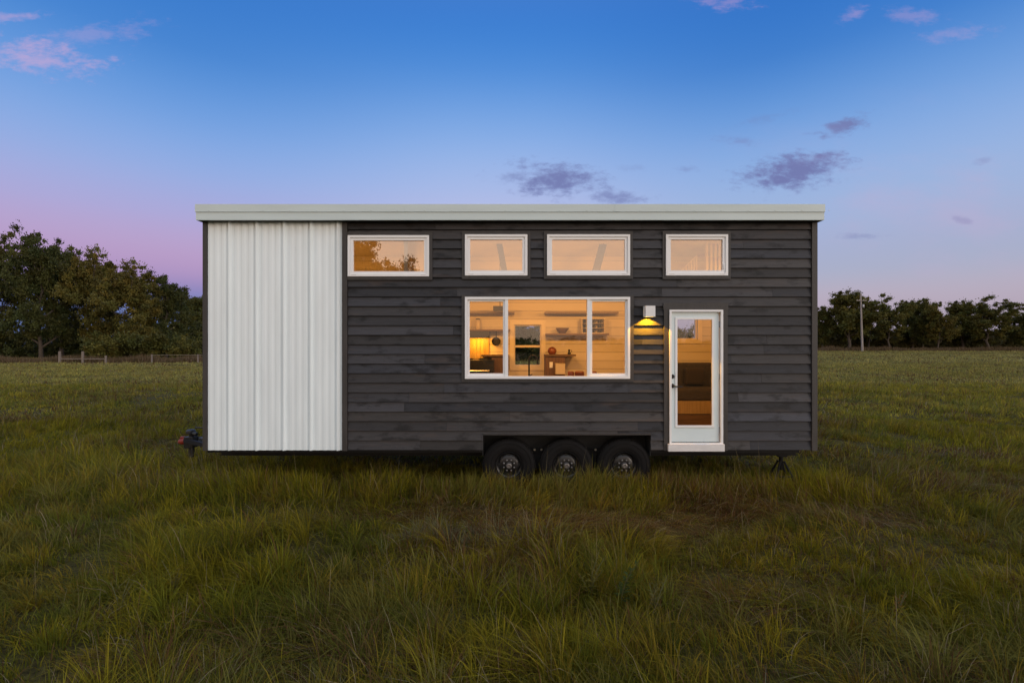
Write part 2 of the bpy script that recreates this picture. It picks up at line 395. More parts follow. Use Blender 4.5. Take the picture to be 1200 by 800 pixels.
# ------------------------------------------------------------------ foliage
def leaf_quads(rs, cen, size, col, flat=.0):
    n = len(cen)
    a = rs.randn(n,3); a /= np.linalg.norm(a,axis=1)[:,None]
    b = rs.randn(n,3); b -= a*(a*b).sum(1)[:,None]; b /= np.linalg.norm(b,axis=1)[:,None]
    s = (size*(.6+.8*rs.rand(n)))[:,None]
    v = np.stack([cen-a*s*.5, cen-b*s*.28, cen+a*s*.5, cen+b*s*.28], 1).reshape(-1,3)
    f = np.arange(n*4).reshape(-1,4)
    return v, f, np.repeat(col, 4, 0)
GREENS = [np.array(q) for q in ((.078,.082,.024),(.095,.095,.026),(.060,.070,.024),(.110,.098,.026),(.085,.078,.030))]
def clumps(rs, cc, rc, nleaf, leaf, green, flat=.75):
    n = len(cc); cnt = np.maximum(4, (nleaf*(.5+rs.rand(n))).astype(int)); idx = np.repeat(np.arange(n), cnt); N = len(idx)
    d = rs.randn(N,3); d /= np.linalg.norm(d,axis=1)[:,None]; d *= (.60*np.abs(rs.randn(N))+.12)[:,None]
    d[:,2] *= flat
    cen = cc[idx] + d*rc[idx][:,None]
    ct = (.65+.8*rs.rand(n))[idx]*(.8+.4*rs.rand(N))
    warm = rs.rand(n)[idx]
    col = green[None,:]*ct[:,None]*np.stack([.9+.3*warm, np.ones(N), .9-.2*warm], -1)
    return leaf_quads(rs, cen, np.full(N, leaf), col)
def make_tree(seed, H, W, low, leaf, nleaf, green, nlimb=11, forked=False):
    """trunk with limbs (mesh), crown of leaf clumps (mesh); low = height fraction where the crown starts"""
    rs = np.random.RandomState(seed); rd = random.Random(seed)
    tb = MB(); tips = []
    top = .80*H; r0 = .020*H + .05
    tp = [Vector((0,0,-.4))]; k = 7
    wx, wy = rs.randn(2)*.03*H
    for i in range(1, k+1):
        t = i/k; tp.append(Vector((wx*math.sin(t*2.6)+rs.randn()*.008*H, wy*math.sin(t*2.1)+rs.randn()*.008*H, top*t)))
    tb.tube(tp, [r0*(1.25 if i == 0 else 1-.85*i/k) for i in range(k+1)], 7)
    tips.append(tp[-1]+Vector((0,0,.1*H))); tips.append(tp[-1])
    for i in range(nlimb):
        t = low*.8 + (1-low*.8)*(i+rs.rand())/nlimb*.95
        j = min(int(t*k), k-1); base = tp[j].lerp(tp[j+1], t*k-j)
        az = i*2.4 + rs.rand()*1.2
        prof = math.sin(math.pi*min(1, max(.12, (t-low*.6)/(1.12-low*.6)))**.8)
        ln = W*.5*(.55+.55*rs.rand())*(.35+.75*prof)
        up = .25 + .9*t*rs.rand() + .25
        d = Vector((math.cos(az), math.sin(az), up)).normalized()
        p = [base]; cur = base
        for s in range(3):
            d = (d + Vector((rs.randn()*.22, rs.randn()*.22, .10+rs.randn()*.1))).normalized(); cur = cur + d*ln/3; p.append(cur)
        rb = r0*(.5-.3*t)
        tb.tube(p, [rb, rb*.7, rb*.42, rb*.15], 5, cap=False); tips.append(p[-1]); tips.append(p[-2])
        for q in range(4):
            b0 = p[1+q%3]; d2 = (d + Vector((rs.randn()*.8, rs.randn()*.8, rs.randn()*.4+.15))).normalized()
            e = b0 + d2*ln*(.3+.3*rs.rand()); m_ = b0.lerp(e,.5)+Vector((0,0,.03*ln))
            tb.tube([b0, m_, e], [rb*.35, rb*.22, rb*.08], 4, cap=False); tips.append(e); tips.append(m_)
    c = np.array([tuple(t) for t in tips]); c = c + rs.randn(*c.shape)*.018*H
    extra = c[rs.randint(0,len(c),int(len(c)*1.6))] + rs.randn(int(len(c)*1.6),3)*np.array([.055*H,.055*H,.045*H])
    c = np.concatenate([c, extra]); c = c[c[:,2] > low*H*.75]
    rc = H*(.028+.042*rs.rand(len(c)))
    v, f, col = clumps(rs, c, rc, nleaf, leaf, green)
    zt = np.percentile(v[:,2], 99.7)
    v2 = v; cm = np_mesh('crown', v2, f, col, smooth=False); cm.materials.append(M['leaf'])
    tm = bpy.data.meshes.new('trunk'); tm.from_pydata(tb.v, [], tb.f); tm.materials.append(M['bark'])
    for p in tm.polygons: p.use_smooth = True
    xr = (np.percentile(v[:,0],1), np.percentile(v[:,0],99))
    return dict(trunk=tm, crown=cm, top=zt, w=xr[1]-xr[0], cx=(xr[0]+xr[1])/2)
protos = {}
def tree(proto, px0, px1, ptop, D, label, group, name='broadleaf_tree', cat='tree', rz=0.0, y=None):
    """place a prototype so that its crown spans px0..px1 with its top at ptop, D metres from the camera"""
    P = protos[proto]; yy = D + CAMY; xc = ((px0+px1)/2-600)/F*D
    zg = float(ground(xc, yy)); hgt = CAMZ-(ptop-HOR)/F*D - zg; wd = (px1-px0)/F*D
    sz = hgt/P['top']; sx = wd/P['w']
    o = empty(name, (xc - P['cx']*sx, yy, zg), label, cat, group); o.scale = (sx, sx, sz)
    for nm in ('trunk','crown'):
        c = bpy.data.objects.new(nm, P[nm]); COL.objects.link(c); c.parent = o
    return o
def make_shrub(seed, H, W, leaf, nleaf, green):
    rs = np.random.RandomState(seed); tb = MB(); tips = []
    for i in range(13):
        az = i*2.4; ln = W*.45*(.3+.7*rs.rand())
        e = Vector((math.cos(az)*ln, math.sin(az)*ln, H*(.45+.4*rs.rand()))); m_ = Vector((e.x*.35, e.y*.35, e.z*.5))
        tb.tube([(0,0,-.2), m_, e], [.05,.035,.012], 4, cap=False); tips += [e, m_.lerp(e,.5), m_]
    c = np.array([tuple(t) for t in tips]); c = np.concatenate([c, c+rs.randn(*c.shape)*np.array([W*.1,W*.1,H*.1])])
    c[:,2] = np.maximum(c[:,2], .12*H)
    v, f, col = clumps(rs, c, W*(.06+.07*rs.rand(len(c))), nleaf, leaf, green)
    v[:,2] = np.maximum(v[:,2], 0)
    cm = np_mesh('foliage', v, f, col, smooth=False); cm.materials.append(M['leaf'])
    tm = bpy.data.meshes.new('stems'); tm.from_pydata(tb.v, [], tb.f); tm.materials.append(M['bark'])
    xr = (np.percentile(v[:,0],1), np.percentile(v[:,0],99))
    return dict(trunk=tm, crown=cm, top=np.percentile(v[:,2],99.5), w=xr[1]-xr[0], cx=(xr[0]+xr[1])/2)

protos['A'] = make_tree(1, 17, 15, .12, .34, 150, GREENS[0], 15)
protos['B'] = make_tree(2, 17, 14, .10, .34, 150, GREENS[2], 15)
protos['C'] = make_tree(3, 14, 14, .12, .32, 140, GREENS[3], 14)
protos['D'] = make_tree(4, 12, 10, .12, .34, 170, GREENS[0], 13)
protos['E'] = make_tree(5, 12, 9, .16, .34, 160, GREENS[1], 12)
protos['G'] = make_tree(6, 12, 13, .26, .34, 140, GREENS[1], 12)
protos['H'] = make_tree(7, 12, 10, .20, .34, 150, GREENS[3], 11)
protos['S'] = make_shrub(8, 3.2, 6, .24, 130, GREENS[1])
protos['T'] = make_shrub(9, 3.0, 5, .24, 130, GREENS[0])

LG = 'dark broadleaf trees at the left edge of the meadow'; RG = 'trees along the right edge of the meadow'
tree('A', -42, 32, 276, 74, 'tall dark tree cut off by the left edge of the photo', LG)
tree('B', 8, 74, 276, 70, 'tallest whole dark tree of the left group, behind the first fence post', LG)
tree('A', 52, 112, 284, 76, 'dark tree right behind the second pale fence post', LG)
tree('C', 84, 144, 291, 72, 'dark tree just left of the lower olive tree, above the first shrub', LG)
tree('C', 124, 190, 306, 68, 'rounded olive green tree behind the middle shrub', LG)
tree('B', 164, 215, 324, 72, 'yellowish rounded tree at the right slope of the left group', LG)
tree('D', 206, 258, 345, 86, 'lowest dark tree half hidden by the left corner of the house', LG)
for a in (('S',106,156,391,63,'leftmost low spreading shrub behind the fence under the dark trees'),
          ('T',150,204,391,64,'middle low shrub behind the fence under the olive tree'),
          ('S',198,236,397,65,'low shrub behind the fence nearest the left corner of the house')):
    tree(*a, 'low shrubs behind the wooden fence', name='shrub', cat='shrub')
for a in (('D',950,986,361,108,'small dark tree touching the right corner of the house'),
          ('E',976,1017,343,104,'tallest tree on the right, directly behind the utility pole'),
          ('H',1008,1040,345,110,'narrow tall tree just right of the utility pole'),
          ('G',1026,1062,351,106,'forked tree with open sky gaps below its crown, second right of the pole'),
          ('E',1055,1085,354,112,'slim tree between the forked tree and the darker round one'),
          ('D',1070,1100,352,108,'dark upright tree in the middle of the right hand row'),
          ('H',1090,1119,356,104,'leaning open tree left of the wide gap in the right row'),
          ('E',1113,1145,354,110,'airy tree standing left of the wide flat topped tree'),
          ('G',1137,1184,350,104,'wide flat topped tree with a forked trunk near the right edge'),
          ('D',1184,1216,368,106,'low tree cut off by the right edge of the photo')):
    tree(*a, RG)
tree('B', 566, 634, 372, 60, 'tree behind the house, seen through the kitchen window and the rear window', 'tree behind the house')
[o for o in COL.objects if o.get('group') == 'tree behind the house'].pop().pop('group')
tree('A', 385, 481, 272, 32, 'broad tree behind the photographer, mirrored in the leftmost high window', 'tree mirrored in the window')
# its place: mirrored to the camera's side of the wall
t_ = COL.objects[-3] if False else [o for o in COL.objects if o.get('group') == 'tree mirrored in the window'][0]
t_.pop('group')
t_.location.y = -t_.location.y; t_.location.z = float(ground(t_.location.x, t_.location.y))
t_.scale = (t_.scale[0], t_.scale[1], t_.scale[2])

def strip(name, seed, px0, px1, D, pt, label, green, n, leaf, nleaf, depth=8, back=False, pb=None):
    rs = np.random.RandomState(seed); x0 = (px0-600)/F*D; x1 = (px1-600)/F*D
    x = x0 + rs.rand(n)*(x1-x0); y = D + CAMY + rs.rand(n)*depth
    if back: y = -y
    zt = (CAMZ-(pt-HOR)/F*D)
    zg = ground(x, y); hh = np.maximum(zt - zg, .8)*(.55+.7*fbm(x, y, .12, seed))
    z = zg + hh*rs.rand(n)**1.35*.9
    rc = hh*(.10+.12*rs.rand(n))
    v, f, c = clumps(rs, np.stack([x,y,z],-1), rc, nleaf, leaf, green)
    v[:,2] = np.maximum(v[:,2], -.3)
    me = np_mesh(name, v, f, c, smooth=False); me.materials.append(M['leaf'])
    o = bpy.data.objects.new(name, me); COL.objects.link(o); tag(o, label, 'undergrowth', kind='stuff')
strip('undergrowth', 31, 952, 1290, 112, 380, 'dark tangled undergrowth below the right hand tree row', GREENS[4], 2600, .42, 55)
strip('undergrowth', 32, -90, 262, 80, 372, 'dark undergrowth behind the trunks of the left tree group', GREENS[2], 900, .42, 90)
strip('distant_woodland', 33, 225, 975, 120, 380, 'far woodland seen through the house and behind it', GREENS[2], 3200, .5, 45, 14)
strip('distant_woodland', 34, 150, 1250, 150, 394.5, 'far woodland behind the photographer, mirrored low in the glass', GREENS[2], 5500, .6, 26, 14, back=True)
strip('thicket', 35, 552, 662, 62, 377, 'thicket behind the house, seen through its rear kitchen window', GREENS[2], 700, .3, 60, 5)

def dry_strip(px0, px1, D, label, seed, n, hh):
    rs = np.random.RandomState(seed); x = ((px0 + rs.rand(n)*(px1-px0))-600)/F*D; y = D + CAMY + rs.rand(n)*3
    h = hh*(.5+.8*rs.rand(n))*(.4+fbm(x,y,.3,seed)); c = np.array([(.17,.11,.065),(.22,.16,.10),(.12,.09,.04)])[rs.randint(0,3,n)]
    v, f, c = blades(rs, x, y, h, np.full(n,.05), rs.randn(n)*.2, rs.randn(n)*.2, c, 2)
    me = np_mesh('dry_reeds', v, f, c, smooth=False); me.materials.append(M['grass'])
    o = bpy.data.objects.new('tall_dry_grass', me); COL.objects.link(o); tag(o, label, 'dry grass', kind='stuff')
dry_strip(-60, 250, 60, 'reddish dry grass along the wooden fence on the left', 41, 11000, .95)
dry_strip(950, 1290, 101, 'brown dry grass below the right hand trees', 42, 14000, 1.0)

# ------------------------------------------------------------------ weeds in the foreground
def weed(px, py, h, seed, label, tint):
    D = CAMZ*F/(py-HOR); y = D+CAMY; x = (px-600)/F*D; rs = random.Random(seed)
    e = empty('weed_plant', (x, y, float(ground(x,y))-.02), label, 'weed', 'leafy weeds growing in the meadow')
    sm = MB(); lm = MB()
    for s in range(rs.choice((3,4,5))):
        az = rs.random()*6.28; ln = h*(.65+.45*rs.random()); lean = .25+.25*rs.random()
        pts = [Vector((math.cos(az)*lean*ln*t*t, math.sin(az)*lean*ln*t*t, ln*t)) for t in (0,.33,.66,1)]
        sm.tube(pts, [.004,.0035,.003,.0015], 5)
        nl = 16
        for k in range(nl):
            t = .25+.75*k/nl; i = min(int(t*3),2); p = pts[i].lerp(pts[i+1], t*3-i)
            a2 = k*2.4+az; L = (.085 - .045*t)*(.8+.4*rs.random())*(h/.4)
            d = Vector((math.cos(a2), math.sin(a2), .45+.5*t)).normalized(); sd = d.cross(Vector((0,0,1))).normalized()*L*.14
            tipp = p + d*L - Vector((0,0,L*.25)); mid = p + d*L*.5
            g = .8+.5*rs.random(); col = tuple(q*g for q in tint)
            lm.add([p, mid-sd, tipp, mid+sd], [(0,1,2),(0,2,3)], col)
    sm.build('stem', mat('weed stem', (.09,.09,.03), .6), e) if 'wst' not in M else sm.build('stem', M['wst'], e)
    lm.build('leaf_cluster', M['grass'], e)
M['wst'] = mat('weed stem', (.09,.09,.03), .6)
for i, w in enumerate(((690,700,.42,'yellow tipped leafy weed in the middle foreground, left of a darker one',(.17,.15,.03)),
          (727,712,.46,'dark green leafy weed in the middle foreground, right of a yellow tipped one',(.06,.085,.025)),
          (768,722,.34,'small pale leafy weed right of the dark green weed in the foreground',(.13,.12,.04)),
          (205,700,.30,'small yellow weed in the grass at lower left',(.16,.13,.03)),
          (140,722,.32,'yellowish weed at far lower left of the foreground',(.14,.12,.025)),
          (448,655,.26,'bright green weed in the grass below the dark wall left of the wheels',(.12,.13,.03)),
          (1052,720,.24,'tiny orange tinted weed at lower right of the foreground',(.20,.10,.03)),
          (628,630,.25,'small yellow green weed just in front of the first wheel',(.15,.15,.03)))):
    weed(w[0], w[1], w[2], 50+i, w[3], w[4])

# ------------------------------------------------------------------ fence + pole
def fence():
    D = 59.0; y = D+CAMY
    e = empty('wooden_fence', ((100-600)/F*D, y, 0), 'low weathered wooden fence in front of the left tree group', 'fence')
    ex = e.location.x
    def fx(px): return (px-600)/F*D - ex
    for px, top, w in ((-30,414,.16),(70,411.5,.22),(97,411.5,.20),(124,416.5,.18),(178,415,.10),(232,415,.10)):
        x = fx(px); zg = float(ground(x+ex, y)); h = Z(top, y)-zg
        MB().box(x-w/2, x+w/2, -.08, .08, zg-.2, zg+h-.03).box(x-w/2+.02, x+w/2-.02, -.06, .06, zg+h-.03, zg+h).build('post', M['post'], e)
    for a, b, py, hw in ((70,124,420.3,.045),(178,240,415.8,.022)):
        zc = Z(py, y); MB().box(fx(a)+.1, fx(b)-.1, -.10, -.05, zc-hw, zc+hw).build('rail', M['post'], e)
fence()
def pole():
    D = 98.0; y = D+CAMY; x = (1009.5-600)/F*D; zg = float(ground(x,y)); top = Z(344,y)-zg
    e = empty('utility_pole', (x,y,zg), 'pale wooden utility pole in front of the right hand trees', 'utility pole')
    MB().tube([(.22,0,-.3),(0,0,top*.5),(-.15,0,top)], [.21,.17,.13], 12).build('shaft', M['pole'], e)
    MB().box(-1.15,.95,-.24,-.13,top-1.5,top-1.36).build('crossarm', M['pole'], e)
    for q in (-1.0,-.5,.35,.8):
        MB().lathe([(.0,.0),(.05,0),(.035,.06),(.06,.09),(.04,.17),(0,.18)], (q,-.185,top-1.36), n=10).build('insulator', M['cream'], e)
    MB().lathe([(0,0),(.17,0),(.19,.05),(.19,.6),(.17,.66),(0,.68)], (.22,-.2,top-2.9), n=14).build('transformer', M['galv'], e)
pole()

# ================================================================== THE HOUSE
H = empty('tiny_house', (0, 1.3, 0), 'dark timber house on three axle trailer with white ribbed metal section and lit windows', 'tiny house')
def hb(mb, name, mt, parent=None, bevel=0.0, label=None):
    """build a part in world coordinates under the house"""
    o = mb.build(name, mt, parent or H, bevel)
    if parent is None: o.location = (0,-1.3,0)
    if label: o['label'] = label
    return o
rd = random.Random(3)
HX0, HX1 = X(238), X(957.5); ZB, ZT = Z(527), Z(257.5); DEPTH = 2.60
LEFT_END = X(401)
WINS = [('W1',408,503,276,324),('W2',545,618,275,323),('W3',641,738,275,323),('W4',780,852.5,275,323)]
BIG = (X(545),X(738),Z(443.5),Z(348)); DOOR = (X(784),X(846.5),Z(527.5),Z(363))
WR = [(X(a),X(b),Z(d),Z(c)) for _,a,b,c,d in WINS]
WELL = (X(566),X(763),ZB-.01,Z(509))
px = 1/79.0
trims = [(r[0]-3.6*px, r[1]+3.6*px, r[2]-4*px, r[3]+4*px) for r in WR]
trims[0] = (X(407.2), trims[0][1], trims[0][2], trims[0][3])
bigT = (BIG[0]-4*px, BIG[1]+4.5*px, BIG[2]-3.5*px, BIG[3]+2.0*px)
doorT = (DOOR[0]-6*px, DOOR[1]+6*px, ZB, DOOR[3]+8*px)
# wall core (front)
openings = WR + [BIG, (DOOR[0],DOOR[1],ZB-.01,DOOR[3])]
c = MB(); wall_holes(c, HX0+.03, HX1-.03, ZB+.004, ZT+.06, openings+[WELL], .036, .05)
hb(c, 'wall_sheathing', M['core'])
# lap siding
def lap(mb, rects, zb, pitch, ncourse, y_out, thick, x0, x1, tintf, ymap=None):
    for k in range(ncourse):
        za, zb_ = zb+k*pitch, zb+(k+1)*pitch
        xs = [x0]; 
        cur = x0 + rd.uniform(.6, 2.6)
        while cur < x1-.5: xs.append(cur); cur += rd.uniform(1.4, 3.7)
        xs.append(x1)
        for i in range(len(xs)-1):
            tint = tintf(); jit = rd.uniform(-.0012,.0012); ov = rd.uniform(-.0015,.0015)
            rr = [(xs[i]+.0012, xs[i+1]-.0012, za, zb_)]
            for h in rects: rr = subtract(rr, h)
            for a,b,z0,z1 in rr:
                # bottom edge proud, face leaning back as it rises
                f0 = (z0-za)/pitch; f1 = (z1-za)/pitch
                ya = y_out + thick*f0 + jit; yb_ = y_out + thick*f1 + jit
                zlo = z0 - (ov if f0 < 1e-3 else 0)
                if f1 > 1-1e-3: z1 -= .0065  # gap bares black sheathing to deepen the lap shadow line
                vs = [(a,ya,zlo),(b,ya,zlo),(b,yb_,z1),(a,yb_,z1),(a,y_out+.034,zlo),(b,y_out+.034,zlo),(b,y_out+.034,z1),(a,y_out+.034,z1)]
                if ymap: vs = [ymap(p) for p in vs]
                mb.add(vs, [(0,1,2,3),(0,4,5,1),(3,2,6,7),(0,3,7,4),(1,5,6,2)], tint)
def stain():
    g = rd.choice((.028,.034,.040,.048,.025,.038))*rd.uniform(.9,1.1); w = rd.random()
    return (g*(.93+.16*w), g*(.97+.03*w), g*(1.20-.22*w))
s = MB(); NC = 24; PITCH = (ZT-ZB)/NC
lap(s, trims+[bigT,doorT,WELL], ZB, PITCH, NC, 0.0, .027, X(407.2), X(951), stain)
hb(s, 'siding', M['siding'])
# end wall and rear wall siding
s = MB(); lap(s, [], ZB, PITCH, NC, 0.0, .027, .05, DEPTH-.05, stain, ymap=lambda p: (HX1-p[1]+.0, p[0], p[2])); hb(s, 'end_wall_siding', M['siding'])
BW = [(X(602.5,2.5),X(634,2.5),Z(428.5,2.5),Z(380.5,2.5)), (X(779,2.5),X(816,2.5),Z(397.5,2.5),Z(366,2.5))]
s = MB(); lap(s, [(a-.05,b+.05,c_-.05,d+.05) for a,b,c_,d in BW], ZB, PITCH, NC, 0.0, .027, HX0+.05, HX1-.05, stain, ymap=lambda p: (p[0], DEPTH-p[1], p[2])); hb(s, 'rear_wall_siding', M['siding'])
# trims
c = MB()
c.box(HX0, X(243), -.012, .035, ZB-.01, ZT); hb(c, 'corner_board', M['trim'])
c = MB(); c.box(X(951.2), HX1, -.012, .035, ZB-.01, ZT); hb(c, 'corner_board', M['trim'])
c = MB(); c.box(X(401.2), X(407), -.016, .035, ZB-.01, ZT); hb(c, 'divider_board', M['trim'])
c = MB(); c.box(X(407.2), X(951), -.014, .03, ZT-.035, ZT+.03); hb(c, 'fascia_shadow_strip', M['trim'])  # dark strip standing in for the shadow under the fascia
for t, r in zip(trims+[bigT], WR+[BIG]):
    c = MB()
    y0 = -.008
    c.box(t[0], t[1], y0, .03, r[3], t[3]); c.box(t[0], t[1], y0, .03, t[2], r[2])
    if r[0]-t[0] > .005: c.box(t[0], r[0], y0, .03, r[2], r[3])
    c.box(r[1], t[1], y0, .03, r[2], r[3])
    hb(c, 'window_trim', M['trim'])
c = MB(); c.box(doorT[0],DOOR[0],-.010,.03,ZB-.008,DOOR[3]); c.box(DOOR[1],doorT[1],-.010,.03,ZB-.008,DOOR[3]); c.box(doorT[0]-.01,doorT[1]+.01,-.012,.03,DOOR[3],doorT[3])
hb(c, 'door_trim', M['trim'])
c = MB(); c.box(WELL[0]-.0,WELL[1]+.0,-.016,.03,WELL[3]-.004,WELL[3]+.010); hb(c, 'wheel_arch_flashing', M['trim'])
# white ribbed metal
def ribbed(x0, x1, majors, pitch, name, ymap=None):
    prof = [(x0,0.0)]
    pts = []
    for m_ in majors:
        pts += [(m_-.026,0),(m_-.010,-.036),(m_+.006,-.036),(m_+.028,0)]
        for q in (.24,.5,.76):
            c_ = m_ + pitch*q; pts += [(c_-.040,0),(c_-.018,-.007),(c_+.018,-.007),(c_+.040,0)]
    c_ = majors[0]-pitch
    for q in (.24,.5,.76):
        d = c_+pitch*q; pts += [(d-.040,0),(d-.018,-.007),(d+.018,-.007),(d+.040,0)]
    pts = sorted([p for p in pts if x0+.003 < p[0] < x1-.003]); prof = [(x0,0)]+pts+[(x1,0)]
    mb = MB(); vs = []; n = len(prof)
    for z in (ZB-.006, ZT+.03):
        for x_, y_ in prof: vs.append((x_, y_+.012, z))
    for z in (ZB-.006, ZT+.03):
        for x_, y_ in prof: vs.append((x_, y_+.0145, z))
    fs = [(i,i+1,n+i+1,n+i) for i in range(n-1)] + [(2*n+i+1,2*n+i,3*n+i,3*n+i+1) for i in range(n-1)] + [(i+1,i,2*n+i,2*n+i+1) for i in range(n-1)]
    if ymap: vs = [ymap(p) for p in vs]
    mb.add(vs, fs)
    # hex screws on the flats
    for m_ in majors:
        for dz in (.08, .82, 1.6, 2.4, 3.2):
            if x0 < m_+.045 < x1:
                q = [(m_+.045+.005*math.cos(k*1.047), .012-.004, ZB+dz+.005*math.sin(k*1.047)) for k in range(6)]
                if ymap: q = [ymap(p) for p in q]
                mb.add(q, [(0,1,2,3,4,5)])
    hb(mb, name, M['metal'])
mj = [X(q) for q in (269,301,333,364.5,396)]
ribbed(X(243.2), X(401), mj, .402, 'ribbed_metal_panel')
ribbed(.03, DEPTH-.03, [.3+.4*k for k in range(6)], .402, 'end_metal_panel', ymap=lambda p: (HX0+p[1], p[0], p[2]))
# roof and flashing
OV = .13
FX0, FX1 = (229.5-600)/F*(-OV-CAMY), (966-600)/F*(-OV-CAMY)
FZ0, FZ1, FZM = Z(257.8,-OV), Z(239.5,-OV), Z(248.6,-OV)
c = MB(); c.box(FX0+.02, FX1-.02, -OV+.03, DEPTH+.13, FZ0+.02, FZ1-.015); hb(c, 'roof', M['fascia'])
c = MB()
# soffit is the trim-coloured underside
c.box(FX0+.025, FX1-.025, -OV+.035, DEPTH+.12, FZ0+.004, FZ0+.017); hb(c, 'soffit', M['trim'])
c = MB(); c.box(FX0, FX1, -OV, -OV+.028, FZ0, FZM-.002); c.box(FX0,FX0+.018,-OV+.0285,DEPTH+.1,FZ0,FZM-.002); c.box(FX1-.018,FX1,-OV+.0285,DEPTH+.1,FZ0,FZM-.002); hb(c, 'fascia', M['fascia'])
c = MB(); c.box(FX0-.006, FX1+.006, -OV-.012, -OV+.028, FZM+.001, FZ1); c.box(FX0-.006,FX0+.016,-OV+.0285,DEPTH+.1,FZM+.001,FZ1); c.box(FX1-.016,FX1+.006,-OV+.0285,DEPTH+.1,FZM+.001,FZ1)
for k in range(24):
    x_ = FX0+.2+k*.392
    c.tube([(x_,-OV-.011,FZM+.022),(x_,-OV-.018,FZM+.022)], .007, 6)
for x_ in (FX0+3.05, FX0+6.1): c.box(x_-.0015,x_+.05,-OV-.0145,-OV-.0125,FZM+.002,FZ1-.001)
hb(c, 'roof_edge_flashing', M['fascia'])
# windows
def glassbox(x0,x1,z0,z1,y): return MB().add([(x0,y,z0),(x1,y,z0),(x1,y,z1),(x0,y,z1)], [(0,1,2,3)])
for i, r in enumerate(WR):
    c = MB(); c.ring(r[0],r[1],r[2],r[3],.034,-.024,.06); 
    w = hb(c, 'high_window', M['vinyl'])
    f = MB(); f.ring(r[0]+.0345,r[1]-.0345,r[2]+.0345,r[3]-.0345,.040,-.008,.045,wb=.042); f.build('sash', M['vinyl'], w, .003)
    for sx in (r[0]+.045, r[1]-.125): MB().box(sx,sx+.08,-.0255,-.0235,r[2]+.016,r[2]+.020).build('weep_slot', M['grey'], w)
    glassbox(r[0]+.07,r[1]-.07,r[2]+.072,r[3]-.07,.02).build('pane', M['glass'], w)
    if i == 3: MB().box(r[1]-.066,r[1]-.052,-.022,-.008,r[2]+.10,r[2]+.17).build('latch', M['vinyl'], w)
b = BIG; m1, m2 = X(593.7), X(689.7)
c = MB(); c.ring(b[0],b[1],b[2],b[3],.036,-.026,.07); c.box(m1-.024,m1+.022,-.018,.06,b[2]+.036,b[3]-.036); c.box(m2-.022,m2+.024,-.018,.06,b[2]+.036,b[3]-.036)
w = hb(c, 'kitchen_window', M['vinyl'])
for x0,x1 in ((b[0]+.0365,m1-.0245),(m2+.0245,b[1]-.0365)):
    f = MB(); f.ring(x0,x1,b[2]+.0365,b[3]-.0365,.030,.004,.045,wb=.040); f.build('sash', M['vinyl'], w, .003)
    glassbox(x0+.027,x1-.027,b[2]+.07,b[3]-.065,.026).build('pane', M['glass2'], w)
glassbox(m1+.02,m2-.02,b[2]+.034,b[3]-.034,.022).build('pane', M['glass2'], w)
# door
d = DOOR; dz0 = Z(518)
c = MB(); c.ring(d[0],d[1],dz0-.03,d[3],.030,-.030,.09,wb=.028); jamb = hb(c, 'door_frame', M['vinyl'])
sx0, sx1, sz0, sz1 = d[0]+.033, d[1]-.048, dz0+.002, d[3]-.033
gx0, gx1, gz0, gz1 = X(793.3,.02), X(833.8,.02), Z(498,.02), Z(374.5,.02)
c = MB(); wall_holes(c, sx0, sx1, sz0, sz1, [(gx0-.01,gx1+.01,gz0-.01,gz1+.01)], .012, .052)
dr = hb(c, 'door', M['door'])
MB().ring(gx0-.032,gx1+.032,gz0-.032,gz1+.032,.033,-.002,.0115).build('glazing_bead', M['vinyl'], dr, .004)
glassbox(gx0-.006,gx1+.006,gz0-.006,gz1+.006,.022).build('pane', M['glass2'], dr)
kx = X(788.3)
hd = MB(); hd.lathe([(0,-.022),(.018,-.022),(.030,-.012),(.033,0)], (kx,.012,Z(441)), 'y', 20); hd.build('deadbolt', M['black'], dr)
hd = MB(); hd.lathe([(0,-.016),(.028,-.014),(.033,0)], (kx,.012,Z(452)), 'y', 20); hd.tube([(kx,.0,Z(452)),(kx,-.045,Z(452)),(kx+.03,-.052,Z(452.3)),(kx+.13,-.050,Z(453))], [.012,.011,.010,.008], 10); hd.build('lever_handle', M['black'], dr)
for z_ in (sz0+.18, (sz0+sz1)/2, sz1-.18): MB().box(sx1+.001,sx1+.014,.008,.020,z_-.045,z_+.045).build('hinge', M['galv'], dr)
c = MB(); c.box(sx0,sx1,-.02,.05,dz0-.028,dz0-.002); hb(c, 'door_threshold_strip', M['grey'])
c = MB(); c.box(X(782),X(847.5),-.055,.03,ZB-.012,Z(519.5)); hb(c, 'door_sill', M['sill'], bevel=.004)
# wall lamp: a small square white downlight
lx, lz0, lz1 = X(761.2,-.1), Z(371,-.1), Z(358.5,-.1)
c = MB(); c.ring(lx-.07,lx+.07,0,0.0001,.0,0,0) if False else None
c.box(lx-.07,lx+.07,-.150,-.146,lz0,lz1); c.box(lx-.07,lx-.066,-.1455,-.012,lz0,lz1); c.box(lx+.066,lx+.07,-.1455,-.012,lz0,lz1); c.box(lx-.0655,lx+.0655,-.1455,-.012,lz1-.004,lz1)
c.box(lx-.0655,lx+.0655,-.0155,-.010,lz0,lz1-.0045)
lamp = hb(c, 'wall_lamp', M['lampw'])
MB().lathe([(0,0),(.045,0),(.045,.02),(0,.02)], (lx,-.08,lz1-.045), n=20).build('diffuser', M['bulb'], lamp)
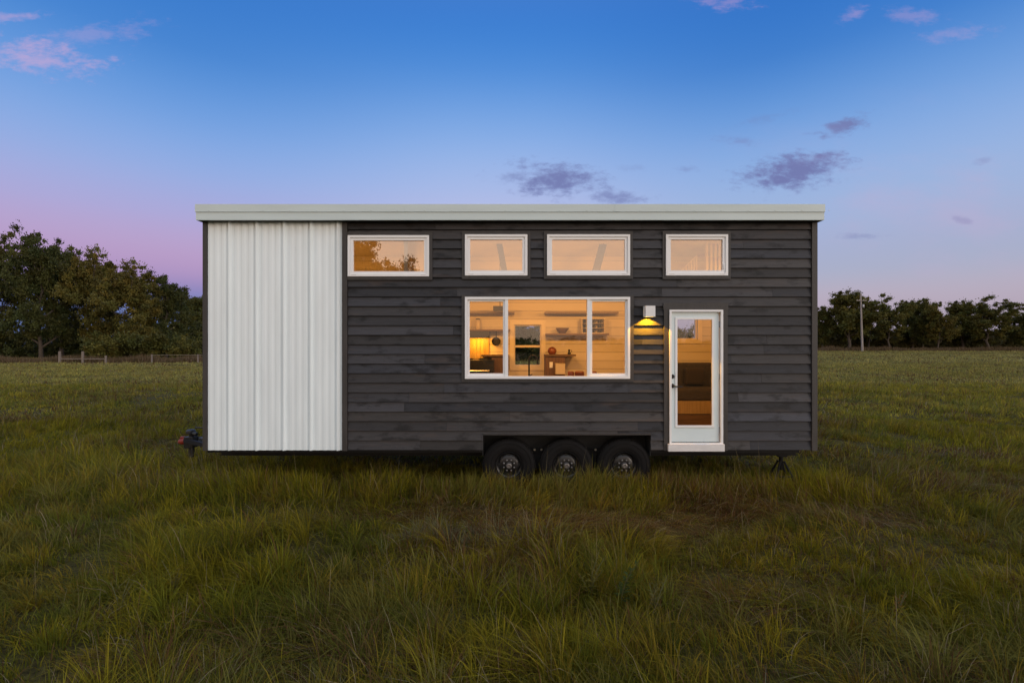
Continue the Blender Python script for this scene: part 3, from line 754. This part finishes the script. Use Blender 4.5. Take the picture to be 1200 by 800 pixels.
# wheel well, chassis, wheels
c = MB(); c.box(WELL[0],WELL[1],.32,.335,.25,WELL[3]+.03); c.box(WELL[0]-.012,WELL[0]-.001,.051,.335,ZB-.1,WELL[3]+.02); c.box(WELL[1]+.001,WELL[1]+.012,.051,.335,ZB-.1,WELL[3]+.02); c.box(WELL[0],WELL[1],.051,.319,WELL[3]+.004,WELL[3]+.02)
hb(c, 'wheel_well', M['core'])
c = MB()
for y_ in (.36,2.14): c.box(HX0+.05,HX1-.1,y_,y_+.1,.44,.59)
for k in range(15): x_ = HX0+.2+k*.62; c.box(x_,x_+.06,.461,2.139,.47,.585)
c.box(HX0+.03, X(566)-.02, .055,.359,ZB-.05,ZB-.002); c.box(X(763)+.02,X(939),.055,.359,ZB-.055,ZB-.002)
c.box(HX0+.03,HX1-.03,.36,DEPTH-.06,ZB+.003,ZB+.02); c.box(HX0+.03,WELL[0]-.02,.06,.3595,ZB+.003,ZB+.02); c.box(WELL[1]+.02,HX1-.03,.06,.3595,ZB+.003,ZB+.02)
hb(c, 'trailer_chassis', M['steel'])
WC = [X(596.5,.1),X(663.6,.1),X(731,.1)]; HZ = Z(544.6,.1)
for x_ in WC: hb(MB().tube([(x_,.3,HZ),(x_,2.3,HZ)], .05, 10), 'axle', M['steel'])
for k in (0,1): hb(MB().box((WC[k]+WC[k+1])/2-.16,(WC[k]+WC[k+1])/2+.16,.29,.318,.50,.56), 'spring_hanger', M['steel'])
for qx in (X(626.5,.28),X(634.5,.28),X(698,.28)): hb(MB().lathe([(0,-.012),(.016,-.012),(.018,0)], (qx,.285,Z(526.6,.28)), 'y', 10), 'suspension_bolt', M['chrome'])
def wheel(x, y, sgn=1):
    r = .392
    prof = [(.205,.235),(.235,.245),(.30,.250),(.355,.235),(.386,.20),(.392,.17),(.392,.06),(.386,.035),(.370,.014),(.340,.002),(.300,-.004),(.255,.0),(.222,.010),(.208,.022),(.205,.04)]
    prof = [(a*r/.392, b_) for a,b_ in prof]
    rim = MB(); rim.lathe([(.209,.20),(.209,.018),(.203,.010),(.196,.020),(.190,.07),(.168,.085),(.150,.070),(.115,.058),(.085,.052),(.060,.050),(.0,.050)], (x,y,HZ), 'y', 40)
    wo = hb(rim, 'wheel', M['rim'])
    t = MB(); t.lathe(prof, (x,y,HZ), 'y', 56)
    # raised sidewall bands and tread blocks
    for rr in (.268,.335): t.lathe([(rr-.004,-.002),(rr-.003,-.0065),(rr+.003,-.0065),(rr+.004,-.001)], (x,y,HZ), 'y', 56)
    for k in range(56):
        a = 2*math.pi*k/56
        for y0_,y1_,sh in ((.028,.075,0),(.085,.135,.05),(.145,.19,0)):
            aa = a+sh; ca, sa = math.cos(aa), math.sin(aa); u = Vector((-sa,0,ca))*.014; rr0 = .388; rr1 = .398
            P = lambda rr,dy,sg: Vector((x,y+dy,HZ))+Vector((ca,0,sa))*rr + u*sg
            t.add([P(rr0,y0_,-1),P(rr0,y0_,1),P(rr0,y1_,1),P(rr0,y1_,-1),P(rr1,y0_,-1),P(rr1,y0_,1),P(rr1,y1_,1),P(rr1,y1_,-1)], [(4,5,6,7),(0,1,5,4),(1,2,6,5),(2,3,7,6),(3,0,4,7)])
    t.build('tyre', M['tyre'], wo)
    hub = MB(); hub.lathe([(.046,.05),(.046,.0),(.040,-.014),(.026,-.018),(.024,-.012),(.0,-.010)], (x,y,HZ), 'y', 24); hub.build('hub_cap', M['hub'], wo)
    for k in range(8):
        a = 2*math.pi*(k+.5)/8; p = (x+.083*math.cos(a), y+.052, HZ+.083*math.sin(a))
        MB().tube([p,(p[0],p[1]-.030,p[2]),(p[0],p[1]-.036,p[2])], [.0150,.0135,.006], 6).build('lug_nut', M['hub'], wo)
    for k in range(8):
        h = MB(); a = 2*math.pi*k/8; p = Vector((x+.150*math.cos(a), y+.0685, HZ+.150*math.sin(a))); q = []
        for j in range(12):
            b_ = 2*math.pi*j/12; ra, ta = .017*math.cos(b_), .026*math.sin(b_)
            q.append(p+Vector((math.cos(a),0,math.sin(a)))*ra+Vector((-math.sin(a),0,math.cos(a)))*ta - Vector((0,.0025*(1),0)))
        h.add(q, [tuple(range(12))])
        h.build('vent_hole', M['core'], wo)
for x_ in WC: wheel(x_, .045)
for x_ in WC:
    hb(MB().lathe([(.0,.0),(.36,.0),(.392,.04),(.392,.2),(.36,.235),(0,.24)], (x_,2.32,HZ), 'y', 32), 'wheel', M['tyre'])
# hitch at the left end
ty = 1.30
hx = lambda p: X(p, ty)
hz = lambda p: Z(p, ty)
c = MB(); c.tube([(HX0+.1,.45,.50),(hx(219),ty-.04,.50)], .045, 4); c.tube([(HX0+.1,2.15,.50),(hx(219),ty+.04,.50)], .045, 4)
hb(c, 'tow_bar', M['steel'])
c = MB(); c.box(hx(228),hx(243),ty+.08,ty+.22,hz(521.5),hz(513.5))
hb(c, 'battery_box', M['galv'], bevel=.01)
c = MB(); c.tube([(hx(224.5),ty,.20),(hx(224.5),ty,hz(505))], .045, 14); c.tube([(hx(224.5),ty-.0,hz(507)),(hx(232),ty-.03,hz(508.5))], [.05,.032], 12)
c.box(hx(218.5),hx(229),ty-.075,ty+.075,hz(524),hz(511)); c.lathe([(0,0),(.12,0),(.13,.015),(0,.02)],(hx(224.5),ty,.0),n=16)
c.lathe([(.0,.03),(.06,.02),(.075,0),(.075,-.05),(.0,-.05)], (hx(223.5),ty,hz(504.5)), n=16)
hb(c, 'tongue_jack', M['black'], bevel=.006)
c = MB(); c.tube([(hx(231),ty-.05,hz(500.5)),(hx(241),ty-.05,hz(500.3))], .012, 8); hb(c, 'crank_handle', M['black'])
c = MB(); c.tube([(hx(219),ty,hz(516)),(hx(213),ty,hz(517)),(hx(209.5),ty,hz(517.5))], [.062,.058,.030], 12); c.box(hx(212),hx(217),ty-.03,ty+.03,hz(513.5),hz(511.2))
hb(c, 'coupler', M['red'], bevel=.006)
# ---------------- interior shell
FL = .70; YB = 2.45; CE = 3.93
c = MB(); c.box(HX0+.06,HX1-.06,.36,YB+.06,ZB+.021,FL); c.box(HX0+.06,WELL[0]-.02,.07,.3595,ZB+.021,FL); c.box(WELL[1]+.02,HX1-.06,.07,.3595,ZB+.021,FL); hb(c, 'floor', M['floor'])
c = MB(); c.box(HX0+.06,HX1-.06,.0505,YB+.1,CE,CE+.02); hb(c, 'ceiling', M['iceil'])
def shiplap(mb, x0, x1, z0, z1, holes, y, sgn, pitch=.165):
    k = 0; z = z0
    while z < z1-1e-3:
        t = rd.uniform(.93,1.04); rr = [(x0,x1,z+.0025,min(z+pitch,z1)-.0025)]
        for h in holes: rr = subtract(rr, h)
        for a,b_,u,v_ in rr: mb.box(a,b_,min(y,y+sgn*.012),max(y,y+sgn*.012),u,v_,(t,t,t))
        z += pitch
c = MB(); wall_holes(c, HX0+.04, HX1-.04, ZB+.01, ZT+.1, BW, YB+.001, YB+.12); hb(c, 'rear_wall', M['trim'])
c = MB(); shiplap(c, HX0+.1, HX1-.1, FL, CE, BW, YB, -1); hb(c, 'interior_rear_shiplap', M['iwall'])
c = MB(); shiplap(c, HX0+.1, HX1-.1, FL, CE, openings+[(WELL[0]-.02,WELL[1]+.02,FL-.1,WELL[3]+.04)], .052, 1); hb(c, 'interior_front_shiplap', M['iwall'])
for a_, b_ in ((HX1-.06,HX1-.035),(HX0+.035,HX0+.06)): hb(MB().box(a_,b_,.06,YB,ZB+.02,CE), 'end_wall', M['iceil'])
c = MB(); c.box(-1.62,-1.56,.067,YB-.013,FL,CE-.001); c.box(-1.3,-1.25,1.2,YB-.013,FL,2.35) ; hb(c, 'partition_wall', M['iceil'])
# rear windows
for i, r in enumerate(BW):
    c = MB(); c.ring(r[0]-.085,r[1]+.085,r[2]-.085,r[3]+.085,.085,YB-.034,YB-.0125); w = hb(c, 'rear_window', M['icase'])
    f = MB(); f.ring(r[0],r[1],r[2],r[3],.022,YB+.02,YB+.10)
    if i == 0: zm = (r[2]+r[3])/2-.02; f.box(r[0]+.022,r[1]-.022,YB+.018,YB+.09,zm-.022,zm+.022)
    f.build('sash', M['icase'], w)
    glassbox(r[0]+.02,r[1]-.02,r[2]+.02,r[3]-.02,YB+.06).build('pane', M['glass2'], w)
# kitchen fittings by the picture, on the back wall
def bx(mb, a, b_, t, bt, y0, y1, yr=None):
    yr = y0 if yr is None else yr
    return mb.box(X(a,yr), X(b_,yr), y0, y1, Z(bt,yr), Z(t,yr))
YW = YB-.0125
c = bx(MB(), 546, 603, 365.2, 367.4, 2.15, YW-.001); hb(c, 'shelf', M['wood'])
c = bx(MB(), 546, 598, 385.6, 387.6, 2.15, YW-.001); hb(c, 'shelf', M['wood'])
c = bx(MB(), 639, 725, 365.0, 367.4, 2.14, YW-.001); hb(c, 'shelf', M['wood'])
c = bx(MB(), 640, 714, 390.4, 392.4, 2.14, YW-.001); hb(c, 'shelf', M['wood'])
c = bx(MB(), 639, 675, 415.2, 417.2, 2.02, YW-.001); hb(c, 'shelf', M['wood'])
c = bx(MB(), 564, 596, 415.6, 417.6, 2.00, YW-.001); hb(c, 'shelf', M['wood'])
c = bx(MB(), 639, 662, 417.4, 442, 2.06, YW-.001); hb(c, 'cabinet', M['dwood'])
c = bx(MB(), 576, 596, 417.8, 442, 2.04, YW-.001); hb(c, 'cabinet', M['dwood'])
c = MB(); c.box(X(644,2.05),X(647.8,2.05),2.05,2.0595,Z(430.8,2.05),Z(424,2.05)); o = hb(c, 'wall_outlet', M['vinyl'])
c = bx(MB(), 545, 573.5, 388, 395.8, 2.05, YW-.001); hd_ = hb(c, 'range_hood', M['black'], bevel=.01)
c = MB()
for k in range(5):
    a = 548+k*5.1; c.box(X(a,2.42)+.003, X(a+5.1,2.42)-.001, 2.415, 2.436, Z(420,2.42), Z(396.4,2.42), (1,.95+.05*(k%2),.9))
hb(c, 'backsplash', M['splash'])
c = MB(); c.box(X(578,1.9),X(594.5,1.9),1.86,1.98,Z(364.5,1.9),Z(358.6,1.9)); c.tube([(X(586,1.9),1.92,Z(358.6,1.9)),(X(586,1.9),1.92,CE)], .008, 6); hb(c, 'hanging_track_light', M['black'], bevel=.01)
c = MB(); c.box(-1.5,2.45,.067,.70,1.60,1.645); hb(c, 'worktop', M['dwood'])
c = MB(); c.box(-1.5,2.45,.067,.66,WELL[3]+.045,1.599); hb(c, 'base_cabinet', M['icase'])
# black gooseneck tap
fy = .22; fxx = X(620,fy); q = [(fxx,fy,1.645),(fxx,fy,Z(421,fy))]
cx_, cz_, rr_ = fxx+.062, Z(421,fy), .062
for k in range(1,9): a = math.pi - math.pi*k/8.5; q.append((cx_+rr_*math.cos(a), fy, cz_+rr_*math.sin(a)))
q.append((fxx+.130,fy,Z(425.5,fy)))
c = MB(); c.tube(q, .013, 10); c.tube([q[-2],(fxx+.133,fy,Z(427,fy))], .014, 10); c.tube([(fxx,fy,1.645),(fxx,fy,1.70)], .018, 12); c.tube([(fxx,fy,1.69),(fxx+.05,fy,1.715)], .007, 8)
hb(c, 'kitchen_tap', M['black'])
# grey diagonal bars behind two high windows, up to the ceiling
for a0,b0,a1,b1,w_ in ((583.5,279,594,320,.050),(709.5,279,694,320,.062)):
    y_ = 1.3; p0 = Vector((X(a0,y_),y_,Z(b0-3,y_))); p1 = Vector((X(a1,y_),y_,Z(b1+14,y_))); p0 = p0 + (p0-p1)*0
    dv = (p1-p0).normalized(); sd = Vector((dv.z,0,-dv.x))*w_; k = (CE-p0.z)/(-dv.z) if dv.z else 0
    p0 = p0 - dv*((CE-.002-p0.z)/dv.z*-1)
    vs = [p0-sd,p0+sd,p1+sd,p1-sd]; vs = [Vector((v_.x,y_-.03,v_.z)) for v_ in vs]+[Vector((v_.x,y_+.03,v_.z)) for v_ in vs]
    hb(MB().add(vs, [(0,1,2,3),(7,6,5,4),(0,4,5,1),(1,5,6,2),(2,6,7,3),(3,7,4,0)]), 'diagonal_bar', M['brace'])
# loft railing seen in the right high window
c = MB(); y_ = 1.25
for k, a in enumerate((827.5,832.5,837.5,842)): c.box(X(a,y_),X(a+2.4,y_),y_,y_+.05,Z(326,y_),CE-.001)
for k in range(6): a = 801+k*3.0; c.box(X(a,y_),X(a+1.1,y_),y_,y_+.02,Z(330,y_),Z(316-k*3.2,y_))
c.tube([(X(799,y_),y_+.01,Z(317,y_)),(X(817,y_),y_+.01,Z(299,y_))], .010, 6)
hb(c, 'loft_railing', M['icase'])
c = MB(); c.box(1.9, HX1-.07, 1.25, YB-.02, Z(334,1.25), Z(330,1.25)); hb(c, 'loft_floor', M['icase'])
# unseen room lamps on the front wall, added to warm the interior
LAMPS = []
def lampobj(name, typ, loc, energy, col, parent, **kw):
    l = bpy.data.lights.new(name, typ); l.energy = energy; l.color = col
    for k, v_ in kw.items(): setattr(l, k, v_)
    o = bpy.data.objects.new(name, l); COL.objects.link(o); o.parent = parent; o.location = loc; return o
for x_, e_, zl in ((-3.2,24,3.05),(-.9,12,3.06),(.45,15,3.06),(1.75,15,3.06),(3.55,11,3.06)):
    c = MB(); c.box(x_-.17,x_+.17,.068,.19,zl,zl+.05); lo = hb(c, 'unseen_room_lamp', M['lampw'])
    MB().box(x_-.15,x_+.15,.08,.18,zl-.008,zl-.0005).build('diffuser', M['glow'], lo)
    la = lampobj('lamp_light', 'AREA', (x_,.24,zl-.03), e_*1.45, (1,.44,.085), lo, shape='RECTANGLE', size=.3, size_y=.12)
    la.rotation_euler = (R(58),0,0)
hl = lampobj('hood_light', 'AREA', (X(560,2.2),2.25,Z(396.5,2.2)), 8, (1,.42,.04), hd_, shape='RECTANGLE', size=.35, size_y=.1)
hl.rotation_euler = (R(25),0,0)
sp = lampobj('wall_lamp_light', 'SPOT', (lx,-.060,lz0+.018), 68, (1,.43,.008), lamp, shadow_soft_size=.008, spot_size=R(116), spot_blend=.06)

# ---------------- things inside
def thing_at(name, loc, label, cat, group=None): return empty(name, loc, label, cat, group)
y_ = 2.26
z_ = Z(390.4,2.14)
e = MB().lathe([(0,.008),(.05,.0),(.06,.004),(.125,.085),(.130,.105),(.118,.105),(.05,.02),(0,.015)], (0,0,0), n=28).build('wooden_bowl', M['wood']); e.location = (X(659,y_),y_,z_); tag(e, 'wooden bowl on the middle shelf seen through the kitchen window', 'bowl')
e = thing_at('mug_rack', (X(694.5,y_),y_,z_), 'pale rack of nine black mugs on the middle shelf by the window post', 'mug rack')
wv = .225; MB().ring(-wv,wv,.0,.29,.012,-.08,.08).box(-wv+.012,wv-.012,.07,.08,.012,.278).box(-wv+.012,wv-.012,-.08,.069,.10,.106).box(-wv+.012,wv-.012,-.08,.069,.19,.196).build('rack', M['cream'], e)
for a in range(3):
    for b_ in range(3):
        mx = -.135+a*.135; mz = .0125+b_*.0935; g = MB().lathe([(0,0),(.036,0),(.040,.07),(.036,.07),(.032,.01)], (mx,0,mz), n=16)
        g.tube([(mx+.038,0,mz+.055),(mx+.062,0,mz+.045),(mx+.060,0,mz+.025),(mx+.037,0,mz+.015)], .005, 6); g.build('mug', M['black'], e)
z2 = Z(415.2,2.02)
e = MB().lathe([(0,0),(.05,0),(.082,.035),(.088,.075),(.070,.115),(.052,.120),(.055,.128),(.03,.14),(.0,.145)], n=24).build('round_pot', M['clay']); e.location = (X(647,2.2),2.2,z2); tag(e, 'round terracotta pot on the low shelf beside the rear window', 'pot')
e = MB().lathe([(0,0),(.03,0),(.034,.02),(.018,.05),(.024,.085),(.0,.095)], n=16).tube([(.02,0,.03),(.05,0,.05),(.045,0,.08)], .006, 6).build('small_pitcher', M['black']); e.location = (X(667,2.2),2.2,z2); tag(e, 'tiny black pitcher at the right end of the low shelf', 'pitcher')
e = thing_at('storage_jar', (X(560,2.28),2.28,Z(385.6,2.15)), 'pale lidded jar on the upper left kitchen shelf', 'jar')
MB().lathe([(0,0),(.045,0),(.05,.01),(.05,.17),(.035,.19),(0,.19)], n=20).build('body', M['cream'], e); MB().lathe([(0,.19),(.04,.191),(.04,.215),(0,.22)], n=20).build('lid', M['black'], e)
e = thing_at('frying_pan', (X(581.5,2.4),2.40,Z(400,2.4)), 'black frying pan hanging on the wall left of the rear window', 'pan')
MB().lathe([(0,.0),(.07,.0),(.085,-.035),(.088,-.035),(.075,.006),(0,.006)], axis='y', n=24).build('pan_body', M['black'], e); MB().tube([(0,0,.08),(0,0,.20)], .009, 8).build('handle', M['black'], e)
e = thing_at('kitchen_range', (X(560,1.75),1.95,FL), 'black kitchen range under the glowing backsplash', 'cooker')
hr = Z(421.5,1.70)-FL
MB().box(-.38,.30,-.26,.28,0,hr).build('body', M['range_'], e, .008); MB().box(-.36,.28,-.275,-.262,.12,hr-.16).build('oven_door', M['range_'], e)
MB().tube([(-.30,-.31,hr-.2),(.22,-.31,hr-.2)], .012, 8).build('handle', M['chrome'], e)
for a in (-.2,.1): MB().lathe([(.02,0),(.10,0),(.10,.02),(.085,.02),(.085,.004)], (a,0,hr), n=20).build('burner', M['black'], e)
e = MB().box(-.09,.09,-.07,.07,0,.19).box(-.095,.095,-.075,.075,.19,.205).build('bread_box', M['cream'], None, .01); e.location = (X(656.5,1.9),1.94,Z(438.5,1.87)); tag(e, 'cream bread box in front of the brown cabinet', 'box')
for i,(a,w_,lb) in enumerate(((669,.05,'small brown crock on the worktop, leftmost of the brown crocks'),(679,.075,'wide brown crock on the worktop beside the white window post'),(695,.06,'low brown crock on the worktop right of the white window post'))):
    e = MB().lathe([(0,0),(w_*.9,0),(w_,.02),(w_,.085),(w_*.8,.10),(w_*.75,.10),(w_*.75,.02),(0,.02)], n=20).build('brown_crock', M['clay']); e.location = (X(a,.5),.5,1.6455); tag(e, lb, 'crock', 'brown crocks on the worktop')
# sofa behind the door
e = thing_at('sofa', (X(817,1.9),1.95,FL), 'charcoal sofa on a light wooden base seen through the glass door', 'sofa')
zz = lambda p, yy: Z(p,yy)-FL
MB().box(-.95,.75,-.40,.42,0,zz(486,1.55)).build('base', M['wood'], e); MB().box(-.95,.75,-.37,.42,zz(485,1.55),zz(470,1.55)).build('drawer_front', M['splash'], e)
MB().box(-.93,.73,-.36,.20,zz(469.6,1.6),zz(455,1.6)).build('seat_cushion', M['fabric'], e, .04)
MB().box(-.93,.73,.21,.40,zz(469.6,1.6),zz(425,2.15)).build('backrest', M['fabric'], e, .04)
MB().box(-.18,.20,.06,.20,zz(453.5,1.6),zz(431,2.0)).build('pillow', mat('brown pillow', (.030,.020,.016), .9, noise=.2), e, .05)
# jack stand under the right end
e = thing_at('jack_stand', (X(911.5,.5),.41,float(ground(4.2,.41))), 'black steel jack stand under the right end of the house', 'jack stand')
hh = .44-e.location.z
for sx, sy in ((-1,-1),(1,-1),(-1,1),(1,1)): MB().tube([(sx*.17,sy*.14,0),(sx*.03,sy*.03,hh*.8)], [.020,.016], 6).build('leg', M['steel'], e)
MB().tube([(0,0,hh*.5),(0,0,hh-.02)], .03, 10).box(-.07,.07,-.06,.06,hh-.02,hh).build('head', M['steel'], e); MB().box(-.12,.12,-.11,-.095,hh*.28,hh*.34).build('brace', M['steel'], e)

# ================================================================== world
def build_world():
    w = bpy.data.worlds.new('World'); SC.world = w; w.use_nodes = True; nt = w.node_tree; N = nt.nodes; L = nt.links
    for n in list(N): N.remove(n)
    out = N.new('ShaderNodeOutputWorld'); bg = N.new('ShaderNodeBackground'); L.new(bg.outputs[0], out.inputs[0])
    tc = N.new('ShaderNodeTexCoord'); nz = N.new('ShaderNodeVectorMath'); nz.operation = 'NORMALIZE'; L.new(tc.outputs['Generated'], nz.inputs[0])
    sp_ = N.new('ShaderNodeSeparateXYZ'); L.new(nz.outputs[0], sp_.inputs[0]); dx, dy, dz = sp_.outputs
    def val(i, v_):
        if isinstance(v_, (int,float)): i.default_value = v_
        else: L.new(v_, i)
    def mth(op, a, b_=0.0, c_=0.0, clamp=False):
        n = N.new('ShaderNodeMath'); n.operation = op; n.use_clamp = clamp
        val(n.inputs[0], a); val(n.inputs[1], b_); val(n.inputs[2], c_); return n.outputs[0]
    def rng(v_, a, b_, lo=0.0, hi=1.0, smooth=True):
        n = N.new('ShaderNodeMapRange'); n.interpolation_type = 'SMOOTHSTEP' if smooth else 'LINEAR'
        val(n.inputs[0], v_); n.inputs[1].default_value = a; n.inputs[2].default_value = b_; n.inputs[3].default_value = lo; n.inputs[4].default_value = hi; return n.outputs[0]
    def s2l(c_): return tuple(((q/255)/12.92 if q/255 <= .04045 else ((q/255+.055)/1.055)**2.4) for q in c_)
    def ramp(v_, stops, lin=False):
        n = N.new('ShaderNodeValToRGB'); cr = n.color_ramp; cr.interpolation = 'B_SPLINE' if not lin else 'LINEAR'
        while len(cr.elements) > 1: cr.elements.remove(cr.elements[-1])
        for i,(p_, c_) in enumerate(stops):
            e_ = cr.elements[0] if i == 0 else cr.elements.new(p_); e_.position = p_; e_.color = (*(c_ if lin else s2l(c_)), 1)
        L.new(v_, n.inputs[0]); return n.outputs[0]
    def mix(f_, a, b_):
        n = N.new('ShaderNodeMix'); n.data_type = 'RGBA'; val(n.inputs[0], f_)
        for s_, q in ((6,a),(7,b_)):
            if isinstance(q, tuple): n.inputs[s_].default_value = (*q,1)
            else: L.new(q, n.inputs[s_])
        return n.outputs[2]
    def noise(vec, sc, det=4, rough=.55):
        n = N.new('ShaderNodeTexNoise'); n.inputs['Scale'].default_value = sc; n.inputs['Detail'].default_value = det; n.inputs['Roughness'].default_value = rough
        L.new(vec, n.inputs['Vector']); return n.outputs[0]
    left = ramp(dz, [(0,(92,112,168)),(.05,(96,118,176)),(.085,(118,124,184)),(.125,(178,146,192)),(.17,(184,158,200)),(.22,(172,166,214)),(.29,(148,174,226)),(.37,(112,160,224)),(.46,(62,130,208)),(.62,(34,104,194)),(.75,(150,165,205)),(1,(190,190,205))])
    right = ramp(dz, [(0,(156,148,168)),(.05,(176,162,180)),(.09,(184,172,190)),(.13,(166,174,200)),(.18,(166,174,208)),(.23,(160,180,218)),(.30,(148,178,226)),(.38,(112,160,222)),(.47,(56,124,204)),(.62,(30,100,192)),(.75,(150,165,205)),(1,(190,190,205))])
    mid = ramp(dz, [(0,(120,125,175)),(.15,(170,165,205)),(.24,(186,186,224)),(.31,(168,186,230)),(.40,(134,174,230)),(.50,(70,138,216)),(.62,(34,108,200)),(.75,(150,165,205)),(1,(190,190,205))])
    front = mix(rng(dx,-.55,-.05), left, mid); front = mix(rng(dx,.0,.45), front, right)
    back = ramp(dz, [(0,(.90,.60,.42)),(.06,(.95,.66,.46)),(.2,(.88,.66,.50)),(.35,(.70,.68,.68)),(.7,(.58,.66,.78)),(1,(.46,.54,.70))], True)
    back2 = N.new('ShaderNodeVectorMath'); back2.operation = 'SCALE'; L.new(back, back2.inputs[0]); back2.inputs[3].default_value = BACK
    skyc = mix(rng(dy,-.45,.45), back2.outputs[0], front)
    # clouds on the plane tangent to the view of the meadow (u = x/y, v = z/y)
    yy = mth('MAXIMUM', dy, .05); u = mth('DIVIDE', dx, yy); v_ = mth('DIVIDE', dz, yy)
    cv = N.new('ShaderNodeCombineXYZ'); L.new(u, cv.inputs[0]); L.new(mth('MULTIPLY', v_, 2.2), cv.inputs[1])
    n1 = noise(cv.outputs[0], 11, 8, .66); n2 = noise(cv.outputs[0], 38, 6, .65)
    nn = mth('ADD', mth('MULTIPLY', n1, 2.2), mth('MULTIPLY', n2, 1.4))           # mean ~1.8
    def cloud(cx, cy, rx, ry, slope=0.0, gain=1.0, thr=0.0):
        a = mth('DIVIDE', mth('SUBTRACT', u, (cx-600)/F), rx/F)
        vv = mth('SUBTRACT', mth('SUBTRACT', v_, (HOR-cy)/F), mth('MULTIPLY', mth('SUBTRACT', u, (cx-600)/F), slope))
        b_ = mth('DIVIDE', vv, ry/F)
        r2 = mth('SQRT', mth('ADD', mth('MULTIPLY', a, a), mth('MULTIPLY', b_, b_)))
        k = mth('ADD', mth('SUBTRACT', 1.0+thr, r2), mth('MULTIPLY', mth('SUBTRACT', nn, 1.8), 1.2))
        m_ = rng(k, .0, 1.05, 0, gain); return mth('MULTIPLY', m_, rng(dy, .02, .1))
    def many(lst):
        o_ = None
        for a in lst:
            c_ = cloud(*a); o_ = c_ if o_ is None else mth('MAXIMUM', o_, c_)
        return o_
    purple = many([(930,202,64,20,.12,1.0,.25),(990,148,34,12,.35,.9,.15),(955,156,26,4,.1,.4),(655,212,64,26,-.1,.95,.05),(600,208,40,12,0,.6,0),(715,231,46,10,0,.7,.05),
                   (868,166,40,8,-.1,.35,-.1),(806,199,20,6,0,.4,-.1),(1128,257,16,6,-.2,.45),(1005,277,36,5,0,.35),(1152,188,14,6,.2,.3),(740,198,24,6,0,.25,-.1),(890,140,60,8,.2,.2,-.1)])
    pink = many([(34,66,115,30,-.1,.50,-.1),(110,40,90,24,.1,.2,-.15),(20,20,50,10,0,.35,-.1),(1066,18,44,12,-.1,.22),(1003,17,22,11,.3,.28),(850,4,46,11,0,.3),(1120,40,60,12,.1,.2,-.1)])
    skyc = mix(purple, skyc, s2l((114,122,174))); skyc = mix(pink, skyc, s2l((214,172,208)))
    # broad thin veils low on the right
    n3 = noise(cv.outputs[0], 2.4, 6, .6); veil = mth('MULTIPLY', rng(n3,.45,.75,0,.35), mth('MULTIPLY', rng(dz,.02,.12), rng(dz,.42,.22)))
    skyc = mix(mth('MULTIPLY', veil, rng(dx,.1,.5)), skyc, s2l((196,172,204)))
    # a little physical twilight sky on top
    st = N.new('ShaderNodeTexSky'); st.sky_type = 'NISHITA'; st.sun_disc = False; st.sun_elevation = R(SUN_EL); st.sun_rotation = R(180-SUN_AZ)
    sc_ = N.new('ShaderNodeVectorMath'); sc_.operation = 'SCALE'; L.new(st.outputs[0], sc_.inputs[0]); sc_.inputs[3].default_value = .004
    ad = N.new('ShaderNodeVectorMath'); ad.operation = 'ADD'; L.new(skyc, ad.inputs[0]); L.new(sc_.outputs[0], ad.inputs[1])
    L.new(ad.outputs[0], bg.inputs[0]); bg.inputs[1].default_value = 1.0
BACK = 1.35; SUN_AZ = 52; SUN_EL = 7
build_world()
sl_ = bpy.data.lights.new('sun', 'SUN'); sl_.energy = 0.95; sl_.color = (1,.86,.76); sl_.angle = R(20)
so = bpy.data.objects.new('sun', sl_); COL.objects.link(so)
d_ = Vector((math.sin(R(SUN_AZ))*math.cos(R(SUN_EL)), -math.cos(R(SUN_AZ))*math.cos(R(SUN_EL)), math.sin(R(SUN_EL))))
so.rotation_euler = d_.to_track_quat('Z','Y').to_euler(); so.location = (30,-30,20)

# ------------------------------------------------------------------ camera
cd = bpy.data.cameras.new('camera'); cam = bpy.data.objects.new('camera', cd); COL.objects.link(cam); SC.camera = cam
cam.location = (0,CAMY,CAMZ); cam.rotation_euler = (R(90),0,0); cd.sensor_width = 36; cd.lens = 36*F/1200; cd.shift_y = 5/1200
cd.clip_start = .05; cd.clip_end = 5000
SC.render.engine = 'CYCLES'; SC.view_settings.view_transform = 'Standard'; SC.view_settings.look = 'None'; SC.view_settings.exposure = 0; SC.view_settings.gamma = 1
SC.cycles.transparent_max_bounces = 16; SC.cycles.max_bounces = 8; SC.cycles.diffuse_bounces = 3; SC.cycles.glossy_bounces = 3; SC.cycles.transmission_bounces = 3
